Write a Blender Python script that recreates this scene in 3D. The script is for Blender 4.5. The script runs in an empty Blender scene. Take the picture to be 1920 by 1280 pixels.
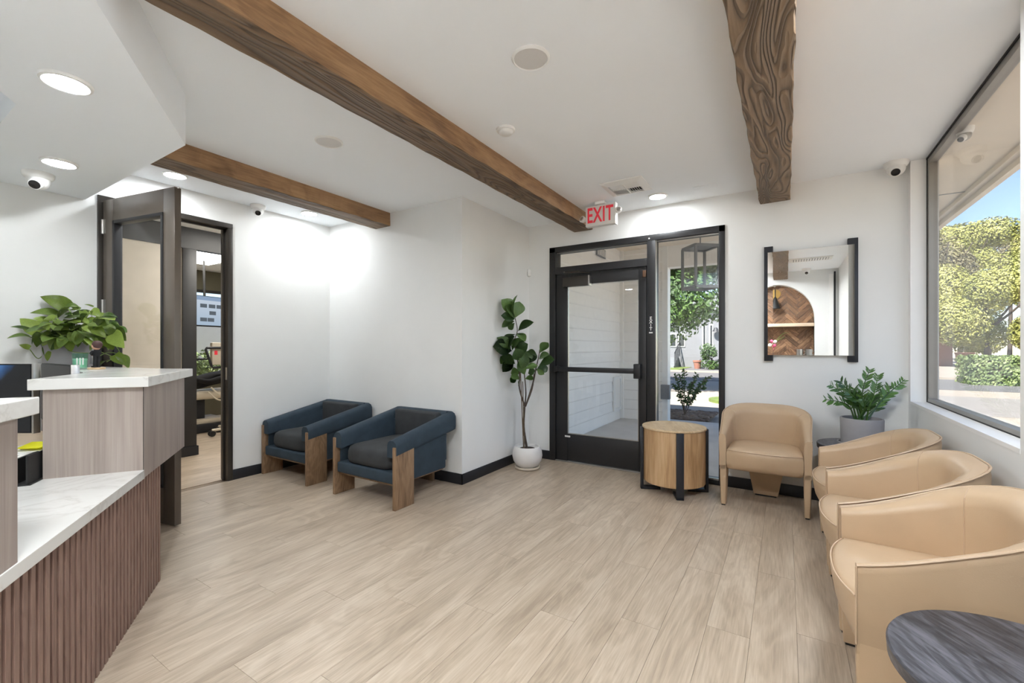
import bpy, bmesh, math, random
from mathutils import Vector, Matrix

random.seed(11)
scene = bpy.context.scene
col = scene.collection
PI = math.pi
R = math.radians

# ------------------------------------------------------------------ camera
FPX, CAMZ, CXP, CYP = 820.0, 1.30, 960.0, 650.0          # focal length in px of a 1920 frame, eye height, principal point
YAW = math.atan2(513.0, FPX)
CY_, SY_ = math.cos(YAW), math.sin(YAW)
cam_d = bpy.data.cameras.new('camera')
cam = bpy.data.objects.new('camera', cam_d)
col.objects.link(cam)
cam.location = (0, 0, CAMZ)
cam.rotation_euler = (PI / 2, 0, YAW)
cam_d.sensor_width = 36.0
cam_d.lens = FPX / 1920 * 36
cam_d.shift_y = (CYP - 640) / 1920
cam_d.clip_start = 0.02
cam_d.clip_end = 400
scene.camera = cam

# ------------------------------------------------------------------ world, sun, exposure
world = bpy.data.worlds.new('world')
scene.world = world
world.use_nodes = True
wn = world.node_tree
wn.nodes.clear()
sky = wn.nodes.new('ShaderNodeTexSky')
sky.sky_type = 'NISHITA'
sky.sun_disc = False
sky.sun_elevation = R(50)
sky.sun_rotation = R(198)
sky.air_density = 1.0
sky.dust_density = 0.15
sky.ozone_density = 1.0
sky.altitude = 1500
bg = wn.nodes.new('ShaderNodeBackground')
bg.inputs['Strength'].default_value = 0.066
wo = wn.nodes.new('ShaderNodeOutputWorld')
wn.links.new(sky.outputs['Color'], bg.inputs['Color'])
wn.links.new(bg.outputs['Background'], wo.inputs['Surface'])

sun_d = bpy.data.lights.new('sun', 'SUN')
sun_d.energy = 3.7
sun_d.angle = R(0.6)
sun_d.color = (1.0, 0.95, 0.86)
sun = bpy.data.objects.new('sun', sun_d)
col.objects.link(sun)
sun.rotation_euler = Vector((0.2, 0.6, -0.77)).to_track_quat('-Z', 'Y').to_euler()
sun.location = (-8, -10, 14)

LAMP = 44.0            # emission of the ceiling discs
FILL = 20.0           # emission of two added fill lights, unseen above the frame
scene.view_settings.view_transform = 'Standard'
scene.view_settings.look = 'None'
scene.view_settings.exposure = 2.12
scene.view_settings.gamma = 1.0
scene.view_settings.use_curve_mapping = False
scene.cycles.max_bounces = 10
scene.cycles.diffuse_bounces = 6
scene.cycles.transparent_max_bounces = 16
scene.cycles.caustics_reflective = False
scene.cycles.caustics_refractive = False
scene.cycles.sample_clamp_indirect = 6.0
scene.cycles.use_denoising = True

# ------------------------------------------------------------------ pixel helpers (1920 x 1280)
def pdir(u, v):
    p = u - CXP
    return Vector((-SY_ * FPX + CY_ * p, CY_ * FPX + SY_ * p, CYP - v))
def at_z(u, v, z):
    d = pdir(u, v); return d * ((z - CAMZ) / d.z) + Vector((0, 0, CAMZ))
def at_y(u, v, y):
    d = pdir(u, v); return d * (y / d.y) + Vector((0, 0, CAMZ))
def at_x(u, v, x):
    d = pdir(u, v); return d * (x / d.x) + Vector((0, 0, CAMZ))
def at_f(u, v, f):
    return pdir(u, v) * (f / FPX) + Vector((0, 0, CAMZ))

# ------------------------------------------------------------------ mesh helpers
def NB():
    return bmesh.new()

def obj(name, bm, m, parent=None, smooth=False, angle=38, loc=None):
    me = bpy.data.meshes.new(name)
    bmesh.ops.recalc_face_normals(bm, faces=bm.faces)
    bm.to_mesh(me); bm.free()
    if isinstance(m, (list, tuple)):
        for k in m: me.materials.append(k)
    elif m: me.materials.append(m)
    if smooth:
        for p in me.polygons: p.use_smooth = True
        me.set_sharp_from_angle(angle=R(angle))
    o = bpy.data.objects.new(name, me)
    col.objects.link(o)
    if parent: o.parent = parent
    if loc: o.location = loc
    return o

def inst(name, me, parent, M=None):
    o = bpy.data.objects.new(name, me)
    col.objects.link(o)
    if parent: o.parent = parent
    if M is not None: o.matrix_local = M
    return o

def tag(o, label, cat=None, group=None, kind=None):
    o['label'] = label
    if cat: o['category'] = cat
    if group: o['group'] = group
    if kind: o['kind'] = kind
    return o

def thing(name, label, cat, loc=(0, 0, 0), rz=0.0, group=None):
    o = bpy.data.objects.new(name, None)
    o.empty_display_size = 0.1
    col.objects.link(o)
    o.location = loc; o.rotation_euler = (0, 0, rz)
    return tag(o, label, cat, group)

def struct(o, label=None):
    o['kind'] = 'structure'
    if label: o['label'] = label
    return o

def copy_tree(o, parent=None):
    c = o.copy(); col.objects.link(c)
    if parent is not None: c.parent = parent
    for ch in list(o.children): copy_tree(ch, c)
    return c

def bx(bm, x0, x1, y0, y1, z0, z1, M=None, bev=0.0, seg=2):
    vs = [bm.verts.new(Vector((x, y, z))) for x in (x0, x1) for y in (y0, y1) for z in (z0, z1)]
    idx = [(0, 1, 3, 2), (4, 6, 7, 5), (0, 4, 5, 1), (2, 3, 7, 6), (0, 2, 6, 4), (1, 5, 7, 3)]
    fs = [bm.faces.new([vs[i] for i in q]) for q in idx]
    if bev > 0:
        es = list({e for f in fs for e in f.edges})
        r = bmesh.ops.bevel(bm, geom=es, offset=bev, segments=seg, profile=0.5, affect='EDGES')
        vs = list({v for f in r['faces'] for v in f.verts} | {v for v in vs if v.is_valid})
    if M is not None:
        for v in vs:
            if v.is_valid: v.co = M @ v.co
    return vs

def box(name, x0, x1, y0, y1, z0, z1, m, parent=None, bev=0.0, M=None, smooth=None):
    bm = NB(); bx(bm, x0, x1, y0, y1, z0, z1, M, bev)
    return obj(name, bm, m, parent, smooth=(bev > 0) if smooth is None else smooth)

def loft(bm, rings, ring_closed=True, caps=True, path_closed=False):
    vr = [[bm.verts.new(Vector(p)) for p in r] for r in rings]
    n = len(vr[0]); m_ = len(vr)
    last = m_ if path_closed else m_ - 1
    for i in range(last):
        a, b = vr[i], vr[(i + 1) % m_]
        for j in range(n if ring_closed else n - 1):
            k = (j + 1) % n
            bm.faces.new((a[j], a[k], b[k], b[j]))
    if caps and ring_closed and not path_closed:
        bm.faces.new(vr[0][::-1]); bm.faces.new(vr[-1])
    return vr

def lathe(bm, prof, seg=32, c=(0, 0, 0), M=None):
    rings = []
    for r, z in prof:
        ring = [Vector((c[0] + max(r, 1e-4) * math.cos(2 * PI * k / seg), c[1] + max(r, 1e-4) * math.sin(2 * PI * k / seg), c[2] + z)) for k in range(seg)]
        if M is not None: ring = [M @ p for p in ring]
        rings.append(ring)
    hollow = prof[0][0] > 0.0015 and prof[-1][0] > 0.0015      # a ring: close the profile on itself
    loft(bm, rings, caps=not hollow, path_closed=hollow)

def tube(bm, pts, r, seg=8, caps=True):
    pts = [Vector(p) for p in pts]
    rr = r if isinstance(r, (list, tuple)) else [r] * len(pts)
    rings = []; up = None
    for i, p in enumerate(pts):
        t = (pts[min(i + 1, len(pts) - 1)] - pts[max(i - 1, 0)]).normalized()
        if up is None:
            up = Vector((0, 0, 1)) if abs(t.z) < 0.9 else Vector((1, 0, 0))
        a = t.cross(up)
        if a.length < 1e-5: a = t.cross(Vector((0, 1, 0)))
        a.normalize(); b = a.cross(t).normalized(); up = b
        rings.append([p + a * rr[i] * math.cos(2 * PI * k / seg) + b * rr[i] * math.sin(2 * PI * k / seg) for k in range(seg)])
    loft(bm, rings, caps=caps)

def spline(pts, n=6):
    P = [Vector(p) for p in pts]; out = []
    Q = [P[0] * 2 - P[1]] + P + [P[-1] * 2 - P[-2]]
    for i in range(1, len(Q) - 2):
        for k in range(n):
            t = k / n
            a, b, c_, d = Q[i - 1], Q[i], Q[i + 1], Q[i + 2]
            out.append(0.5 * ((2 * b) + (-a + c_) * t + (2 * a - 5 * b + 4 * c_ - d) * t * t + (-a + 3 * b - 3 * c_ + d) * t ** 3))
    out.append(P[-1])
    return out

def prism(bm, poly, z0, z1, M=None):
    a = [bm.verts.new(Vector((p[0], p[1], z0))) for p in poly]
    b = [bm.verts.new(Vector((p[0], p[1], z1))) for p in poly]
    n = len(poly)
    bm.faces.new(a[::-1]); bm.faces.new(b)
    for i in range(n):
        j = (i + 1) % n
        bm.faces.new((a[i], a[j], b[j], b[i]))
    if M is not None:
        for v in a + b: v.co = M @ v.co

def ball(bm, r, c=(0, 0, 0), sc=(1, 1, 1), seg=20, rings=12):
    prof = []
    rs = []
    for i in range(rings + 1):
        t = -PI / 2 + PI * i / rings
        rs.append([Vector((c[0] + sc[0] * r * max(math.cos(t), 1e-3) * math.cos(2 * PI * k / seg), c[1] + sc[1] * r * max(math.cos(t), 1e-3) * math.sin(2 * PI * k / seg), c[2] + sc[2] * r * math.sin(t))) for k in range(seg)])
    loft(bm, rs)

def frame_from(z_axis, y_hint=(0, 0, 1)):
    z = Vector(z_axis).normalized(); y = Vector(y_hint)
    x = y.cross(z)
    if x.length < 1e-5: x = Vector((1, 0, 0)).cross(z)
    x.normalize(); y = z.cross(x)
    return Matrix((x, y, z)).transposed()

# ------------------------------------------------------------------ materials
def lin(r, g, b):
    f = lambda c: (c / 255 / 12.92) if c / 255 <= 0.04045 else ((c / 255 + 0.055) / 1.055) ** 2.4
    return (f(r), f(g), f(b), 1.0)

class NT:
    def __init__(self, name):
        self.m = bpy.data.materials.new(name); self.m.use_nodes = True
        self.t = self.m.node_tree; self.b = self.t.nodes['Principled BSDF']
    def n(self, typ, **kw):
        nd = self.t.nodes.new(typ)
        for k, v in kw.items(): setattr(nd, k, v)
        return nd
    def l(self, a, b): self.t.links.new(a, b)
    def math(self, op, a, b=None):
        nd = self.n('ShaderNodeMath', operation=op)
        for i, x in enumerate((a, b)):
            if x is None: continue
            if isinstance(x, (int, float)): nd.inputs[i].default_value = x
            else: self.l(x, nd.inputs[i])
        return nd.outputs[0]
    def ramp(self, fac, stops, interp='LINEAR'):
        nd = self.n('ShaderNodeValToRGB'); cr = nd.color_ramp; cr.interpolation = interp
        while len(cr.elements) < len(stops): cr.elements.new(0.5)
        for e, (p, c) in zip(cr.elements, stops): e.position = p; e.color = c
        self.l(fac, nd.inputs[0]); return nd.outputs[0]
    def noise(self, vec, scale, detail=3, rough=0.55, dist=0.0):
        nd = self.n('ShaderNodeTexNoise'); nd.inputs['Scale'].default_value = scale
        nd.inputs['Detail'].default_value = detail; nd.inputs['Roughness'].default_value = rough
        nd.inputs['Distortion'].default_value = dist
        if vec is not None: self.l(vec, nd.inputs['Vector'])
        return nd.outputs['Fac']
    def coords(self, scale=(1, 1, 1), jitter=0.0, rot=(0, 0, 0)):
        tc = self.n('ShaderNodeTexCoord'); mp = self.n('ShaderNodeMapping')
        mp.inputs['Scale'].default_value = scale; mp.inputs['Rotation'].default_value = rot
        self.l(tc.outputs['Object'], mp.inputs['Vector'])
        out = mp.outputs[0]
        if jitter:
            oi = self.n('ShaderNodeObjectInfo')
            ad = self.n('ShaderNodeVectorMath', operation='ADD'); ms = self.n('ShaderNodeVectorMath', operation='SCALE')
            cb = self.n('ShaderNodeCombineXYZ')
            self.l(oi.outputs['Random'], cb.inputs[0]); self.l(self.math('MULTIPLY', oi.outputs['Random'], 3.7), cb.inputs[1]); self.l(oi.outputs['Random'], cb.inputs[2])
            self.l(cb.outputs[0], ms.inputs[0]); ms.inputs['Scale'].default_value = jitter
            self.l(out, ad.inputs[0]); self.l(ms.outputs[0], ad.inputs[1]); out = ad.outputs[0]
        return out
    def bump(self, h, strength=0.3, dist=0.01):
        nd = self.n('ShaderNodeBump'); nd.inputs['Strength'].default_value = strength; nd.inputs['Distance'].default_value = dist
        self.l(h, nd.inputs['Height']); self.l(nd.outputs[0], self.b.inputs['Normal'])
    def mix(self, fac, a, b, blend='MIX'):
        nd = self.n('ShaderNodeMix', data_type='RGBA', blend_type=blend)
        for i, x in ((0, fac), (6, a), (7, b)):
            if isinstance(x, (int, float)): nd.inputs[i].default_value = x
            elif isinstance(x, tuple): nd.inputs[i].default_value = x
            else: self.l(x, nd.inputs[i])
        return nd.outputs[2]
    def set(self, **kw):
        for k, v in kw.items():
            i = self.b.inputs[k.replace('_', ' ')]
            if isinstance(v, (int, float, tuple)): i.default_value = v
            else: self.l(v, i)
        return self

def plain(name, c, rough=0.5, metal=0.0, spec=0.5, var=0.05, vs=6.0, bump=0.0, bs=200.0, emit=0.0):
    t = NT(name)
    v = t.coords(jitter=5.0)
    f = t.noise(v, vs, 3)
    a = tuple(min(1, x * (1 - var)) for x in c[:3]) + (1,); b = tuple(min(1, x * (1 + var)) for x in c[:3]) + (1,)
    t.set(Base_Color=t.ramp(f, [(0.3, a), (0.7, b)]), Roughness=rough, Metallic=metal)
    t.b.inputs['Specular IOR Level'].default_value = spec
    if bump: t.bump(t.noise(v, bs, 2), bump, 0.002)
    if emit:
        t.b.inputs['Emission Color'].default_value = c; t.b.inputs['Emission Strength'].default_value = emit
    return t.m

def wood(name, c1, c2, c3, axis=1, grain=26.0, along=0.06, rough=0.45, bump=0.15, jitter=9.0, tone=0.0, fig=1.0):
    """long-fibred board: AXIS is the fibre direction; c1 dark, c2 mid, c3 light"""
    t = NT(name)
    s1 = [1.0] * 3; s1[axis] = along * 2.4
    s2 = [1.0] * 3; s2[axis] = along * 0.6
    v1 = t.coords(tuple(s1), jitter); v2 = t.coords(tuple(s2), jitter)
    big = t.noise(v1, grain * 0.22 * fig, 4, 0.6, 0.9)
    lines = t.math('SINE', t.math('MULTIPLY', big, 60.0))
    lines = t.math('ADD', t.math('MULTIPLY', lines, 0.5), 0.5)
    fib = t.noise(v2, grain * 6, 4, 0.6)
    mid = t.noise(v1, grain * 0.5, 3, 0.5)
    f = t.math('ADD', t.math('MULTIPLY', fib, 0.45), t.math('ADD', t.math('MULTIPLY', mid, 0.45), t.math('MULTIPLY', lines, 0.10)))
    colr = t.ramp(f, [(0.33, c1), (0.5, c2), (0.68, c3)])
    if tone:
        oi = t.n('ShaderNodeObjectInfo')
        g = t.ramp(oi.outputs['Random'], [(0.0, (1 - tone, 1 - tone, 1 - tone, 1)), (1.0, (1 + tone * 0.5, 1 + tone * 0.5, 1 + tone * 0.5, 1))])
        colr = t.mix(1.0, colr, g, 'MULTIPLY')
    t.set(Base_Color=colr, Roughness=rough)
    if bump: t.bump(f, bump, 0.003)
    return t.m

def beam_wood(name, dark, mid, light, bands=26.0, bump=1.0, stretch=0.28):
    """sandblasted timber: contour-like growth rings standing proud, fibres along Y"""
    t = NT(name)
    v = t.coords((1.0, stretch, 1.0), 4.0)
    n1 = t.noise(v, 4.2, 2, 0.45, 0.6)
    fine = t.noise(t.coords((1.0, 0.05, 1.0), 4.0), 90.0, 3)
    ph = t.math('MULTIPLY', n1, bands)
    ph = t.math('ADD', ph, t.math('MULTIPLY', t.noise(v, 22.0, 2), 0.55))
    fr = t.math('FRACT', ph)
    saw = t.math('MINIMUM', t.math('MULTIPLY', fr, 1.35), t.math('MULTIPLY', t.math('SUBTRACT', 1.0, fr), 3.2))
    hgt = t.math('ADD', saw, t.math('MULTIPLY', fine, 0.25))
    base = t.ramp(t.noise(v, 7.0, 3), [(0.3, mid), (0.7, light)])
    c = t.mix(t.ramp(saw, [(0.0, (1, 1, 1, 1)), (0.35, (0.25, 0.25, 0.25, 1)), (0.8, (0, 0, 0, 1))]), base, dark)
    c = t.mix(t.math('MULTIPLY', fine, 0.35), c, mid)
    t.set(Base_Color=c, Roughness=0.6)
    t.bump(hgt, bump, 0.012)
    return t.m

def quartz(name):
    t = NT(name)
    v = t.coords((1, 1, 1), 3.0)
    n = t.noise(v, 2.2, 6, 0.6, 1.2)
    r = t.math('ABSOLUTE', t.math('SUBTRACT', n, 0.5))
    c = t.ramp(r, [(0.0, lin(206, 204, 199)), (0.012, lin(216, 214, 210)), (0.05, lin(222, 221, 217))])
    t.set(Base_Color=c, Roughness=0.18)
    return t.m

def glass(name, tint=(1, 1, 1, 1), refl=1.0, rough=0.0):
    t = NT(name)
    tr = t.n('ShaderNodeBsdfTransparent'); tr.inputs[0].default_value = tint
    gl = t.n('ShaderNodeBsdfGlossy'); gl.inputs['Roughness'].default_value = rough
    lw = t.n('ShaderNodeLayerWeight'); lw.inputs['Blend'].default_value = 0.5
    fac = t.math('ADD', 0.035, t.math('MULTIPLY', t.math('POWER', lw.outputs['Facing'], 5.0), 0.9))
    mx = t.n('ShaderNodeMixShader')
    t.l(t.math('MULTIPLY', fac, refl), mx.inputs[0]); t.l(tr.outputs[0], mx.inputs[1]); t.l(gl.outputs[0], mx.inputs[2])
    out = [n for n in t.t.nodes if n.type == 'OUTPUT_MATERIAL'][0]
    t.l(mx.outputs[0], out.inputs['Surface'])
    return t.m

def emit(name, c, s):
    t = NT(name)
    e = t.n('ShaderNodeEmission'); e.inputs[0].default_value = c; e.inputs[1].default_value = s
    out = [n for n in t.t.nodes if n.type == 'OUTPUT_MATERIAL'][0]
    t.l(e.outputs[0], out.inputs['Surface'])
    return t.m

def leafmat(name, c1, c2, rough=0.35, trans=0.15):
    t = NT(name)
    oi = t.n('ShaderNodeObjectInfo')
    v = t.coords((1, 1, 1), 6.0)
    f = t.math('ADD', t.math('MULTIPLY', oi.outputs['Random'], 0.6), t.math('MULTIPLY', t.noise(v, 18, 2), 0.4))
    t.set(Base_Color=t.ramp(f, [(0.15, c1), (0.85, c2)]), Roughness=rough)
    t.b.inputs['Transmission Weight'].default_value = 0.0
    t.b.inputs['Subsurface Weight'].default_value = trans * 0
    return t.m

def leafstuff(name, c1, c2, c3, sc=2.5):
    t = NT(name)
    v = t.coords((1, 1, 1), 0.0)
    f = t.math('ADD', t.math('MULTIPLY', t.noise(v, sc, 3), 0.6), t.math('MULTIPLY', t.noise(v, sc * 12, 2), 0.4))
    t.set(Base_Color=t.ramp(f, [(0.35, c1), (0.5, c2), (0.66, c3)]), Roughness=0.6)
    return t.m

M = {}
M['wall'] = plain('wall_paint', lin(234, 235, 234), 0.75, var=0.012, vs=3, bump=0.05, bs=350)
M['ceil'] = plain('ceiling_paint', lin(245, 249, 253), 0.85, var=0.01, vs=2, bump=0.05, bs=300)
M['white'] = plain('white_plastic', lin(232, 232, 230), 0.35, var=0.01)
M['whitem'] = plain('white_enamel', lin(236, 236, 234), 0.4, var=0.01)
M['spk'] = plain('speaker_grille', lin(216, 214, 212), 0.7, var=0.03, vs=300)
M['black'] = plain('black_frame_metal', lin(38, 38, 40), 0.42, 0.0, 0.45, var=0.06)
M['bronze'] = plain('dark_bronze_metal', lin(62, 58, 54), 0.36, 0.35, 0.5, var=0.05)
M['doorleaf'] = plain('satin_bronze_paint', lin(104, 95, 86), 0.34, 0.25, 0.5, var=0.05)
M['base'] = plain('black_vinyl_base', lin(28, 29, 34), 0.45, var=0.08)
M['rubber'] = plain('black_rubber', lin(20, 20, 20), 0.6)
M['steel'] = plain('brushed_steel', lin(190, 188, 185), 0.3, 1.0, var=0.05)
M['alu'] = plain('mill_aluminium', lin(150, 146, 140), 0.4, 0.3, var=0.05)
M['sill'] = plain('sill_white', lin(244, 244, 243), 0.5, var=0.01)
M['plank'] = wood('vinyl_plank', lin(162, 145, 126), lin(185, 168, 148), lin(204, 189, 170), axis=1, grain=20.0, along=0.07, rough=0.36, bump=0.03, tone=0.05, fig=0.8)
M['subfloor'] = plain('subfloor', lin(138, 122, 106), 0.8)
M['beam'] = beam_wood('sandblasted_beam', lin(70, 54, 38), lin(112, 91, 69), lin(134, 110, 86), 19.0, 0.8, 0.10)
M['beamr'] = beam_wood('sandblasted_knotty_beam', lin(92, 75, 57), lin(134, 112, 89), lin(152, 129, 104), 34.0, 1.0, 0.15)
M['beamside'] = wood('stained_beam_side', lin(120, 89, 60), lin(152, 117, 82), lin(176, 141, 102), axis=1, grain=14.0, along=0.10, rough=0.5, bump=0.2, fig=0.7)
M['quartz'] = quartz('white_quartz')
M['laminate'] = wood('pale_ash_laminate', lin(142, 129, 122), lin(161, 148, 140), lin(175, 163, 155), axis=2, grain=22.0, along=0.03, rough=0.5, bump=0.03, fig=0.3)
M['slat'] = wood('walnut_slat', lin(116, 90, 79), lin(136, 108, 96), lin(152, 124, 110), axis=2, grain=22.0, along=0.10, rough=0.5, bump=0.1, tone=0.08)
M['felt'] = plain('dark_felt', lin(16, 11, 12), 0.95, var=0.1)
M['leather'] = plain('tan_leather', lin(190, 164, 134), 0.38, 0, 0.4, var=0.05, vs=5, bump=0.12, bs=260)
M['piping'] = plain('tan_piping', lin(196, 170, 142), 0.4, var=0.03)
M['navy'] = plain('navy_velvet', lin(53, 66, 77), 0.8, 0, 0.3, var=0.12, vs=9, bump=0.15, bs=420)
M['char'] = plain('charcoal_velvet', lin(62, 64, 66), 0.85, 0, 0.25, var=0.12, vs=9, bump=0.15, bs=420)
M['oakleg'] = wood('brown_oak', lin(104, 80, 58), lin(134, 107, 81), lin(158, 130, 102), axis=2, grain=20.0, along=0.10, rough=0.5, bump=0.15)
M['drum'] = wood('knotty_oak_drum', lin(150, 114, 76), lin(190, 154, 112), lin(212, 180, 140), axis=2, grain=12.0, along=0.10, rough=0.45, bump=0.1, fig=0.6)
M['drumtop'] = wood('oak_drum_top', lin(186, 158, 120), lin(208, 182, 146), lin(222, 200, 168), axis=1, grain=14.0, along=0.10, rough=0.45, bump=0.05)
M['blackwood'] = wood('black_stained_oak', lin(34, 34, 38), lin(62, 62, 68), lin(104, 104, 112), axis=1, grain=16.0, along=0.14, rough=0.36, bump=0.35, fig=1.1)
M['charmetal'] = plain('charcoal_powder_coat', lin(40, 42, 48), 0.45, 0.2)
M['concrete'] = plain('grey_fibre_clay', lin(150, 148, 150), 0.75, var=0.06, vs=10, bump=0.1)
M['clay'] = plain('white_clay', lin(224, 222, 220), 0.55, var=0.04, vs=8)
M['saucer'] = plain('cream_saucer', lin(222, 212, 196), 0.5)
M['soil'] = plain('potting_soil', lin(56, 44, 36), 0.95, var=0.4, vs=60, bump=0.8, bs=90)
M['bark'] = plain('grey_brown_bark', lin(78, 68, 60), 0.85, var=0.3, vs=40, bump=0.5, bs=80)
M['stake'] = plain('bamboo_stake', lin(96, 78, 56), 0.7)
M['ficus'] = leafmat('ficus_leaf', lin(48, 76, 42), lin(126, 160, 92))
M['pothos'] = leafmat('pothos_leaf', lin(66, 98, 36), lin(158, 180, 84))
M['vine'] = plain('pothos_vine', lin(122, 146, 72), 0.5)
M['zz'] = leafmat('zz_leaf', lin(38, 66, 30), lin(90, 130, 60), 0.3)
M['glass'] = glass('clear_glass')
M['winglass'] = glass('window_glass', (1, 1, 1, 1), 0.8)
M['teal'] = glass('teal_glass', (0.78, 0.94, 0.87, 1), 1.0, 0.05)
M['mirror'] = plain('mirror_silver', (0.90, 0.90, 0.89, 1), 0.0, 1.0, var=0.0)
M['lamp'] = emit('lamp_lens', (0.945, 0.978, 1.0, 1), LAMP)
M['flush'] = emit('fill_lens', (0.92, 0.965, 1.0, 1), FILL)  # glow of the added fill lights
M['red'] = plain('exit_red', lin(222, 52, 68), 0.5, var=0.02, emit=0.05)
M['lens'] = plain('camera_lens', lin(34, 32, 32), 0.15)
M['screen'] = NT('monitor_screen').set(Base_Color=lin(14, 14, 16), Roughness=0.45).m
M['yellow'] = plain('yellow_note', lin(226, 222, 30), 0.7, var=0.03)
M['paper'] = plain('paper_white', lin(226, 224, 218), 0.8)
M['skin'] = plain('skin', lin(214, 164, 136), 0.5)
M['hair'] = plain('auburn_hair', lin(120, 74, 46), 0.6, var=0.2, vs=40)
M['dark_hair'] = plain('dark_hair', lin(74, 48, 46), 0.6)
M['cloth'] = plain('black_cloth', lin(24, 24, 27), 0.85, var=0.2)
M['beige'] = plain('beige_plastic', lin(206, 196, 178), 0.45, var=0.03)
M['brass'] = plain('brass', lin(196, 160, 92), 0.3, 0.9)
M['siding'] = plain('painted_siding', lin(240, 238, 234), 0.65, var=0.02, vs=12, bump=0.1, bs=60)
M['porchfloor'] = plain('porch_concrete', lin(200, 198, 194), 0.8, var=0.08, vs=3, bump=0.1, bs=60)
M['stucco'] = plain('cream_stucco', lin(238, 226, 208), 0.85, var=0.03, vs=4, bump=0.2, bs=80)
M['asphalt'] = plain('asphalt', lin(100, 99, 100), 0.9, var=0.1, vs=2, bump=0.2, bs=50)
M['sidewalk'] = plain('pale_sidewalk', lin(156, 147, 136), 0.85, var=0.06, vs=1.5, bump=0.1, bs=40)
M['drive_shade'] = plain('shaded_drive', lin(136, 132, 128), 0.9, var=0.06, vs=2, bump=0.2, bs=50)  # paving colour darkened to stand in for tree shade
M['lawn'] = leafstuff('lawn_green', lin(76, 92, 40), lin(98, 116, 52), lin(118, 134, 68), 1.0)
M['mulch'] = leafstuff('bark_mulch', lin(60, 48, 42), lin(96, 80, 70), lin(130, 112, 98), 6.0)
M['tree1'] = leafstuff('maple_foliage', lin(36, 62, 24), lin(62, 92, 36), lin(96, 124, 58), 1.2)
M['tree2'] = leafstuff('olive_foliage', lin(104, 110, 56), lin(158, 160, 84), lin(198, 194, 124), 0.6)
M['tree3'] = leafstuff('grey_green_foliage', lin(92, 88, 70), lin(124, 118, 88), lin(150, 142, 108), 0.6)
M['hedge'] = leafstuff('hedge_foliage', lin(70, 90, 50), lin(110, 128, 76), lin(150, 162, 108), 3.0)
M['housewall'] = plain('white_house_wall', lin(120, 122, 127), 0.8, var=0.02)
M['darkglass'] = plain('dark_window', lin(52, 56, 60), 0.1)
M['brick'] = plain('red_brown_render', lin(150, 104, 88), 0.8, var=0.1)
M['cap'] = plain('clay_cap', lin(196, 140, 116), 0.8)
M['bin'] = plain('brown_bin', lin(96, 66, 54), 0.6)
M['greystone'] = plain('grey_paint', lin(128, 132, 136), 0.6)
M['herring'] = wood('reclaimed_block', lin(86, 62, 46), lin(132, 98, 72), lin(176, 138, 104), axis=0, grain=18.0, along=0.12, rough=0.6, bump=0.3, tone=0.35)
M['shelf'] = plain('pale_shelf', lin(226, 204, 178), 0.5)
M['pink'] = plain('pink_petal', lin(226, 96, 132), 0.6, var=0.2, vs=40)
M['whitepetal'] = plain('white_petal', lin(240, 232, 224), 0.6)
M['panel'] = emit('ceiling_panel', (1.0, 0.96, 0.88, 1), 4.0)
M['olive'] = plain('olive_wall', lin(92, 88, 72), 0.8)
M['cream'] = plain('cream_wall', lin(214, 206, 192), 0.8)

def screen_blue():
    t = NT('xray_screen')
    e = t.n('ShaderNodeEmission')
    tc = t.n('ShaderNodeTexCoord'); sp = t.n('ShaderNodeSeparateXYZ'); t.l(tc.outputs['Generated'], sp.inputs[0])
    g = t.ramp(sp.outputs[2], [(0.0, lin(176, 196, 216)), (0.86, lin(206, 218, 232)), (0.87, lin(150, 172, 200)), (1.0, lin(150, 172, 200))])
    t.l(g, e.inputs[0]); e.inputs[1].default_value = 0.20
    out = [n for n in t.t.nodes if n.type == 'OUTPUT_MATERIAL'][0]
    t.l(e.outputs[0], out.inputs['Surface'])
    return t.m
M['xray'] = screen_blue()
M['xdark'] = emit('xray_film', lin(96, 104, 112), 0.22)

# ================================================================== THE SETTING
H = 2.72
XL, XJ, XR = -4.585, -2.59, 0.81       # left wall, jog wall, window wall
YA, YD, YB = 3.25, 4.52, -0.85         # wall with the navy chairs, door wall, wall behind the camera
WX1 = 0.97                             # outer face of the window wall
W0, W1, WSILL = 2.607, 4.455, 0.884    # window opening

V0, V1 = 1.40, 2.47                     # opening of an unseen window, added to let in more daylight

# floor with its planks
fl = struct(box('floor', XL - 0.1, XR + 0.1, YB - 0.1, YD + 0.1, -0.06, -0.0085, M['subfloor']), 'vinyl plank floor of the waiting room')
PW, PL, GAP = 0.178, 1.22, 0.0005
full = NB(); bx(full, GAP, PW - GAP, GAP, PL - GAP, -0.0085, 0, bev=0.0004, seg=1)
full_o = obj('plank', full, M['plank'], fl)
first_plank = True
x = XL; row = 0
while x < XR - 0.01:
    x1 = min(x + PW, XR)
    ymax = YA if x1 <= XJ + 0.03 else YD
    y = YB - (row * 0.437 % 1.0) * PL
    while y < ymax - 0.01:
        a, b = max(y, YB), min(y + PL, ymax)
        if b - a > 0.02:
            if abs(b - a - PL) < 1e-4 and abs(x1 - x - PW) < 1e-4:
                if first_plank:
                    full_o.location = (x, a, 0); first_plank = False
                else:
                    p = full_o.copy(); col.objects.link(p); p.parent = fl; p.location = (x, a, 0)
            else:
                bm = NB(); bx(bm, GAP, x1 - x - GAP, GAP, b - a - GAP, -0.0085, 0, bev=0.0004, seg=1)
                obj('plank', bm, M['plank'], fl, loc=(x, a, 0))
        y += PL
    x += PW; row += 1

# ceiling
struct(box('ceiling', XL - 0.1, WX1, YB - 0.1, YD + 0.12, H, H + 0.08, M['ceil']), 'smooth white ceiling of the waiting room')

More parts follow.
